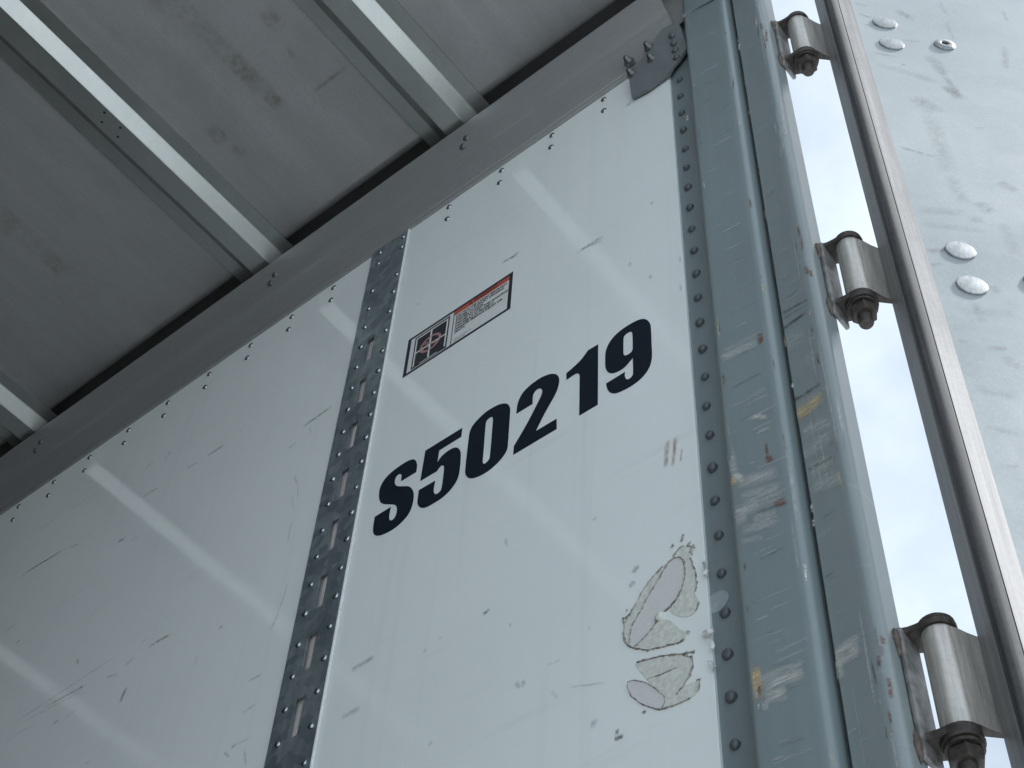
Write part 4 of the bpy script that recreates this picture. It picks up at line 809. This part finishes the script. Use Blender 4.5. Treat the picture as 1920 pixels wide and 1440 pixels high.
flat('picture_frame', 19 * mm, 89 * mm, 86.5 * mm, 86 * mm, 2, 'sticker', pic); flat('picture_frame', 19 * mm, 13 * mm, 21.8 * mm, 86 * mm, 2, 'sticker', pic)
flat('picture_frame', 83.5 * mm, 14 * mm, 86.5 * mm, 86 * mm, 2, 'sticker', pic)
flat('picture_frame', 34 * mm, 10.8 * mm, 70 * mm, 12.2 * mm, 2, 'sticker', pic)
flat('picture_bar', 49.6 * mm, 13.5 * mm, 53.2 * mm, 86 * mm, 2, 'sticker', pic); flat('picture_bar', 21.8 * mm, 46.2 * mm, 49.6 * mm, 49.6 * mm, 2, 'sticker', pic); flat('picture_bar', 53.2 * mm, 46.2 * mm, 83.5 * mm, 49.6 * mm, 2, 'sticker', pic)
link('prohibition_ring', mesh_of(ring_bm(52.5 * mm, 50.5 * mm, 17.5 * mm, 20.2 * mm, -0.00090), 'prohibition_ring'), M['pink'], pic)
link('prohibition_ring', mesh_of(ring_bm(52.5 * mm, 50.5 * mm, 20.9 * mm, 22.6 * mm, -0.00090), 'prohibition_ring'), M['pink'], pic)
bm = bmesh.new()
for o0 in (-2.6, 1.0):
    a, b = Vector((52.5 - 15, 50.5 + 9.5 + o0)), Vector((52.5 + 15, 50.5 - 9.5 + o0))
    bm.faces.new([bm.verts.new((p[0] * mm, -0.00092, p[1] * mm)) for p in ((a.x, a.y), (b.x, b.y), (b.x, b.y + 1.8), (a.x, a.y + 1.8))])
link('prohibition_bar', mesh_of(bm, 'prohibition_bar'), M['pink'], pic)
def text(name, s, x, z, size, width, mat, parent, lvl=2, bold=0.0):
    cu = bpy.data.curves.new(name, 'FONT')
    cu.body = s; cu.size = size; cu.offset = bold
    tmp = bpy.data.objects.new(name, cu); COL.objects.link(tmp)
    bpy.context.view_layer.update()
    dg = bpy.context.evaluated_depsgraph_get()
    me = bpy.data.meshes.new_from_object(tmp.evaluated_get(dg))
    bpy.data.objects.remove(tmp, do_unlink=True)
    xs_ = [v.co.x for v in me.vertices]; w = max(xs_) - min(xs_)
    sc = width / w if width else 1.0
    for v in me.vertices:
        v.co = Vector((v.co.x * sc, 0.0, v.co.y))
    me.materials.clear()
    return link(name, me, M[mat], parent, (x, -0.0004 - lvl * 0.00015 - 0.00012, z))
text('heading_text', 'WARNING', 139 * mm, 87.2 * mm, 13.0 * mm, 47 * mm, 'ink_red', head, 2, 0.0004)
bm = bmesh.new()
bm.faces.new([bm.verts.new((a * mm, -0.00085, b * mm)) for a, b in ((129, 87.2), (136.5, 87.2), (132.7, 96.0))])
link('heading_symbol', mesh_of(bm, 'heading_symbol'), M['ink_red'], head)
for i, (s, w) in enumerate((('DO NOT USE CARGO RESTRAINT', 104), ('SYSTEM TO SUPPORT DECKING', 98), ('SYSTEM LOADS.', 58), ('FAILURE TO OBEY THIS WARNING', 106), ('CAN RESULT IN PROPERTY', 80), ('DAMAGE, SERIOUS INJURY OR', 97), ('DEATH.', 22))):
    text('text_line', s, 103.5 * mm, (76.2 - 7.4 * i) * mm, 7.2 * mm, w * mm, 'ink', sticker, 1, 0.00038)
text('text_line', 'MANUFACTURED LTD.', 103.5 * mm, 13.5 * mm, 4.2 * mm, 36 * mm, 'ink', sticker, 1)
text('text_line', 'PART NO. 10001', 103.5 * mm, 8.0 * mm, 4.2 * mm, 24 * mm, 'ink', sticker, 1)

# ------------------------------------------------------------------ the open door
PIN = Vector((-0.4075 + 0.622, 1.047 - 1.0))
PHI = math.radians(45)
U = Vector((math.cos(PHI), math.sin(PHI)))
Nn = Vector((math.sin(PHI), -math.cos(PHI)))          # towards the yard side seen by the camera
door = empty('trailer_door', (PIN.x, PIN.y, EYE + Z_FLOOR))
door.rotation_euler = (0, 0, PHI)                      # local x = along the door, local -y = inner face
tag(door, 'open scuffed white trailer door with aluminium edge and rubber gasket', 'door', kind='thing')
DZ = -Z_FLOOR
A0, B0, TH = 0.0345, 0.006, 0.038
def dpart(name, bm, mat, parent=None, smooth=False, angle=None):
    return link(name, mesh_of(bm, name, smooth, angle), M[mat], parent or door)
TOP = 2.62 + DZ
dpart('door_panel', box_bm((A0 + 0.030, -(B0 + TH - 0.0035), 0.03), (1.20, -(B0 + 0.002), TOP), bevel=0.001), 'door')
# edge channel wraps the hinge-side edge and laps the inner face
edge_prof = [(A0, -B0), (A0, -(B0 + 0.029)), (A0 + 0.0015, -(B0 + 0.0305)), (A0 + 0.006, -(B0 + 0.0305)), (A0 + 0.006, -(B0 + TH - 0.001)),
             (A0 + 0.020, -(B0 + TH - 0.001)), (A0 + 0.0205, -(B0 + TH + 0.0005)), (A0 + 0.0408, -(B0 + TH - 0.0002)), (A0 + 0.0410, -(B0 + TH - 0.0006)), (A0 + 0.0410, -(B0 + TH - 0.0046)),
             (A0 + 0.0305, -(B0 + TH - 0.0046)), (A0 + 0.0290, -B0)]
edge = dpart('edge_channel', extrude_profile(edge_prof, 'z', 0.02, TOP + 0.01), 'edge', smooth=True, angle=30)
gask = [(A0 + 0.0008, -(B0 + 0.0310)), (A0 - 0.0002, -(B0 + 0.0345)), (A0 + 0.0016, -(B0 + 0.0400)), (A0 + 0.0060, -(B0 + 0.0428)), (A0 + 0.0110, -(B0 + 0.0425)), (A0 + 0.0160, -(B0 + 0.0408)), (A0 + 0.0190, -(B0 + TH + 0.0010)),
        (A0 + 0.0190, -(B0 + TH - 0.0005)), (A0 + 0.0065, -(B0 + TH - 0.0005)), (A0 + 0.0065, -(B0 + 0.0310))]
dpart('gasket', extrude_profile(gask, 'z', 0.02, TOP + 0.005), 'gasket', smooth=True, angle=40)
INN = -(B0 + TH - 0.0035)
big_bolt = mesh_of(lathe_bm([(0.0190, -0.001), (0.0190, 0.0018), (0.0182, 0.0027), (0.0120, 0.0033), (0.0, 0.0035)], 28, axis='y'), 'bolt_head', True, 40)
ring_bolt = mesh_of(lathe_bm([(0.0165, -0.001), (0.0165, 0.0018), (0.0140, 0.0040), (0.0070, 0.0048), (0.0060, 0.0042), (0.0060, 0.0010), (0.0, 0.0010)], 28, axis='y'), 'rivet_head', True, 40)
s_b, s_c = A0 + 0.0865, A0 + 0.170
for zb in (2.306, 2.232, 1.656, 1.580, 0.992, 0.916):
    link('bolt_head', big_bolt, M['bolt'], door, (s_b, INN, zb + DZ))
for zc in (2.250, 1.606, 0.94):
    o = link('rivet_head', ring_bolt, M['bolt'], door, (s_c, INN, zc + DZ))
    link('rivet_hole', mesh_of(lathe_bm([(0.0, 0.0), (0.0058, 0.0), (0.0058, 0.0003), (0, 0.0003)], 16, axis='y'), 'rivet_hole'), M['void'], o, (0, -0.0012, 0))
def door_marks(name, items, mat):
    bm = bmesh.new()
    uvl = bm.loops.layers.uv.new('UVMap'); al = bm.verts.layers.float.new('amount')
    for k, (s0, z0, s1, z1, w, am) in enumerate(items):
        a, b = Vector((s0, z0)), Vector((s1, z1)); d = b - a
        n_ = Vector((-d.y, d.x)).normalized() * w / 2
        y = INN - 0.0005 - 0.00003 * (k % 11)
        vs_ = []
        for p, s in ((a, -1), (b, -1), (b, 1), (a, 1)):
            q = p + n_ * s; v = bm.verts.new((q.x, y, q.y + DZ)); v[al] = am * 0.6; vs_.append(v)
        f = bm.faces.new(vs_)
        for lp, uv in zip(f.loops, ((0, 0), (1, 0), (1, 1), (0, 1))): lp[uvl].uv = uv
    me = bpy.data.meshes.new(name); bm.to_mesh(me); bm.free()
    o = link(name, me, M[mat], door); o['kind'] = 'stuff'
door_marks('door_scuffs', [(0.0798, 1.9099, 0.1319, 1.8903, 0.0045, 0.95), (0.0827, 2.3326, 0.1021, 2.3216, 0.0045, 0.8), (0.0815, 2.2916, 0.1177, 2.2949, 0.0036, 0.8), (0.0826, 2.1978, 0.1254, 2.1897, 0.0045, 0.85), (0.0822, 2.3723, 0.1023, 2.3645, 0.0045, 0.7), (0.1472, 2.3634, 0.1707, 2.3336, 0.0198, 0.55), (0.1286, 2.0662, 0.1563, 2.0193, 0.036, 0.45), (0.1725, 2.209, 0.1888, 2.1484, 0.027, 0.45), (0.1826, 2.1128, 0.1986, 2.0724, 0.027, 0.7), (0.182, 2.1699, 0.198, 2.0832, 0.0126, 0.5), (0.1388, 2.252, 0.169, 2.2538, 0.0045, 0.6), (0.1258, 2.1662, 0.1335, 2.1646, 0.0063, 0.8), (0.1432, 2.0162, 0.1412, 1.8475, 0.0324, 0.3), (0.1412, 1.8475, 0.1486, 1.7724, 0.0234, 0.3), (0.1666, 1.7829, 0.18, 1.7574, 0.0234, 0.5), (0.1443, 1.737, 0.167, 1.7375, 0.0198, 0.4), (0.0848, 1.7457, 0.1468, 1.7503, 0.0216, 0.35), (0.2007, 1.9882, 0.2187, 1.9914, 0.0045, 0.5), (0.3259, 2.4088, 0.3248, 2.362, 0.0072, 0.4), (0.301, 2.2727, 0.2869, 2.1906, 0.0126, 0.4), (0.2223, 2.341, 0.2239, 2.2712, 0.0063, 0.4), (0.2249, 2.422, 0.2289, 2.3624, 0.0063, 0.35), (0.2064, 1.8435, 0.2251, 1.8202, 0.0234, 0.4), (0.1897, 1.7381, 0.1914, 1.6601, 0.0198, 0.3), (0.078, 1.6489, 0.1077, 1.657, 0.0108, 0.6), (0.0814, 1.711, 0.1619, 1.7111, 0.018, 0.3), (0.0877, 2.1577, 0.1738, 2.1219, 0.018, 0.3), (0.0793, 1.6177, 0.093, 1.6224, 0.0081, 0.7), (0.1145, 1.4563, 0.1402, 1.4594, 0.0081, 0.6), (0.0838, 1.4641, 0.0959, 1.464, 0.0054, 0.5), (0.1445, 1.5886, 0.1538, 1.5717, 0.018, 0.4), (0.1181, 1.55, 0.1217, 1.5041, 0.0126, 0.35), (0.0869, 1.2495, 0.1086, 1.249, 0.0054, 0.6), (0.0842, 1.3106, 0.1205, 1.3051, 0.0108, 0.3), (0.0857, 1.3778, 0.1338, 1.3676, 0.0162, 0.3), (0.0595, 1.475, 0.069, 1.4716, 0.0045, 0.5), (0.1301, 1.4441, 0.145, 1.4205, 0.0198, 0.3), (0.0974, 1.5279, 0.1684, 1.5307, 0.0198, 0.25)], 'mark')

# ------------------------------------------------------------------ hinges
def make_hinge():
    root = empty('door_hinge', (0, 0, 0))
    H = 0.116                                  # barrel length, origin at barrel foot on the pin axis
    pr = [(0.0160, 0.0), (0.0164, 0.002), (0.0164, H - 0.002), (0.0160, H), (0.009, H), (0.009, 0.0)]
    barrel = link('barrel', mesh_of(lathe_bm(pr + [pr[0]], 36), 'barrel', True, 40), M['steel'], root)
    bm = bmesh.new()
    # strap leaves the barrel tangentially on the far side and runs behind the door's edge
    lp = [(0.0, -0.0010), (0.012, -0.0035), (0.020, -0.0042), (0.20, -0.0042), (0.20, 0.0050), (0.0, 0.0125)]
    prof = []
    for a, b in lp:
        v = U * a + Nn * (-b)
        prof.append((v.x, v.y))
    prof = [(U * a - Nn * b) for a, b in [(0.004, 0.012), (0.016, 0.0030), (0.022, 0.0012), (0.22, 0.0012), (0.22, -0.0052), (0.034, -0.0052), (0.024, -0.0085), (0.014, -0.0130), (0.002, -0.0160)]]
    extrude_profile([(p.x, p.y) for p in prof], 'z', 0.001, H - 0.001, bm=bm)
    sm = mesh_of(bm, 'strap', True, 35)
    sm.materials.append(M['steel']); sm.materials.append(M['rust'])
    for p in sm.polygons:
        if abs(p.normal.z) > 0.9: p.material_index = 1
    link('strap', sm, None, root)
    # welded bracket: web on the post with two rounded lugs
    wx = -0.4377 + 0.622 - PIN.x
    bm = box_bm((wx + 0.0004, -0.026, -0.030), (wx + 0.0065, 0.008, H + 0.006), bevel=0.002)
    web = link('bracket_web', mesh_of(bm, 'bracket_web'), M['bracket'], root)
    def lug(z0, z1):
        pts = [(wx + 0.004, -0.022), (wx + 0.010, -0.0195), (wx + 0.018, -0.0185)] + arc((0, 0), 0.0185, -95, 90, 14) + [(wx + 0.012, 0.0150), (wx + 0.004, 0.0110)]
        return mesh_of(extrude_profile(pts, 'z', z0, z1), 'lug', True, 35)
    link('lug', lug(H + 0.0008, H + 0.0075), M['rust'], root)
    link('lug', lug(-0.0095, -0.0008), M['rust'], root)
    cap = [(0.0, H + 0.0195), (0.009, H + 0.019), (0.0135, H + 0.0165), (0.0145, H + 0.013), (0.0175, H + 0.0125), (0.0178, H + 0.0085), (0.010, H + 0.0078)]
    link('pin_head', mesh_of(lathe_bm(cap, 24), 'pin_head', True, 40), M['rust'], root)
    wash = [(0.006, -0.0100), (0.0190, -0.0100), (0.0195, -0.0118), (0.0190, -0.0142), (0.0160, -0.0146), (0.0160, -0.0160), (0.0178, -0.0164), (0.0178, -0.0196), (0.006, -0.0198)]
    link('washer', mesh_of(lathe_bm(wash, 24), 'washer', True, 40), M['rust'], root)
    nut = link('nut', mesh_of(lathe_bm([(0.006, -0.0200), (0.0155, -0.0200), (0.0164, -0.0216), (0.0164, -0.0320), (0.0146, -0.0344), (0.006, -0.0346)], 6), 'nut'), M['rust'], root)
    link('pin_end', mesh_of(lathe_bm([(0.0090, -0.0344), (0.0090, -0.0480), (0.0076, -0.0505), (0.0, -0.0510)], 16), 'pin_end', True, 40), M['rust'], root)
    rr = random.Random(11)
    for z0 in (H - 0.012, -0.018):
        prev, bm = None, bmesh.new()
        for i in range(15):
            s_ = math.sin(math.pi * (i + 0.4) / 15.0) * rr.uniform(0.8, 1.15)
            cy, cz = -0.027 + rr.uniform(-.0012, .0012), z0 + (i - 7) * 0.0026
            ring = [bm.verts.new((wx + 0.0008 + 0.0040 * s_ * math.cos(a), cy + 0.0055 * s_ * math.sin(a), cz)) for a in [k * math.pi / 4 for k in range(8)]]
            if prev:
                for k in range(8): bm.faces.new((prev[k], prev[(k + 1) % 8], ring[(k + 1) % 8], ring[k]))
            prev = ring
        link('weld_bead', mesh_of(bm, 'weld_bead', True), M['weld'], root)
    return root
def copy_tree(o, parent=None):
    c = o.copy(); COL.objects.link(c)
    if parent is not None: c.parent = parent
    for ch in [x for x in KIDS[o.name]]:
        copy_tree(ch, c)
    return c
h0 = make_hinge()
KIDS = {}
for o in list(bpy.data.objects): KIDS.setdefault(o.name, [])
for o in list(bpy.data.objects):
    if o.parent is not None: KIDS[o.parent.name].append(o)
hinge_labels = ('steel door hinge at the top of the picture with rusty pin', 'middle steel door hinge with rusty pin, beside the oval bolt heads',
                'lowest steel door hinge with brown weld and rusty nut')
for i, hz in enumerate((2.2420, 1.5870, 0.9240)):
    h = h0 if i == 0 else copy_tree(h0)
    h.location = (PIN.x, PIN.y, EYE + hz)
    tag(h, hinge_labels[i], 'hinge', 'hinges between post and door')
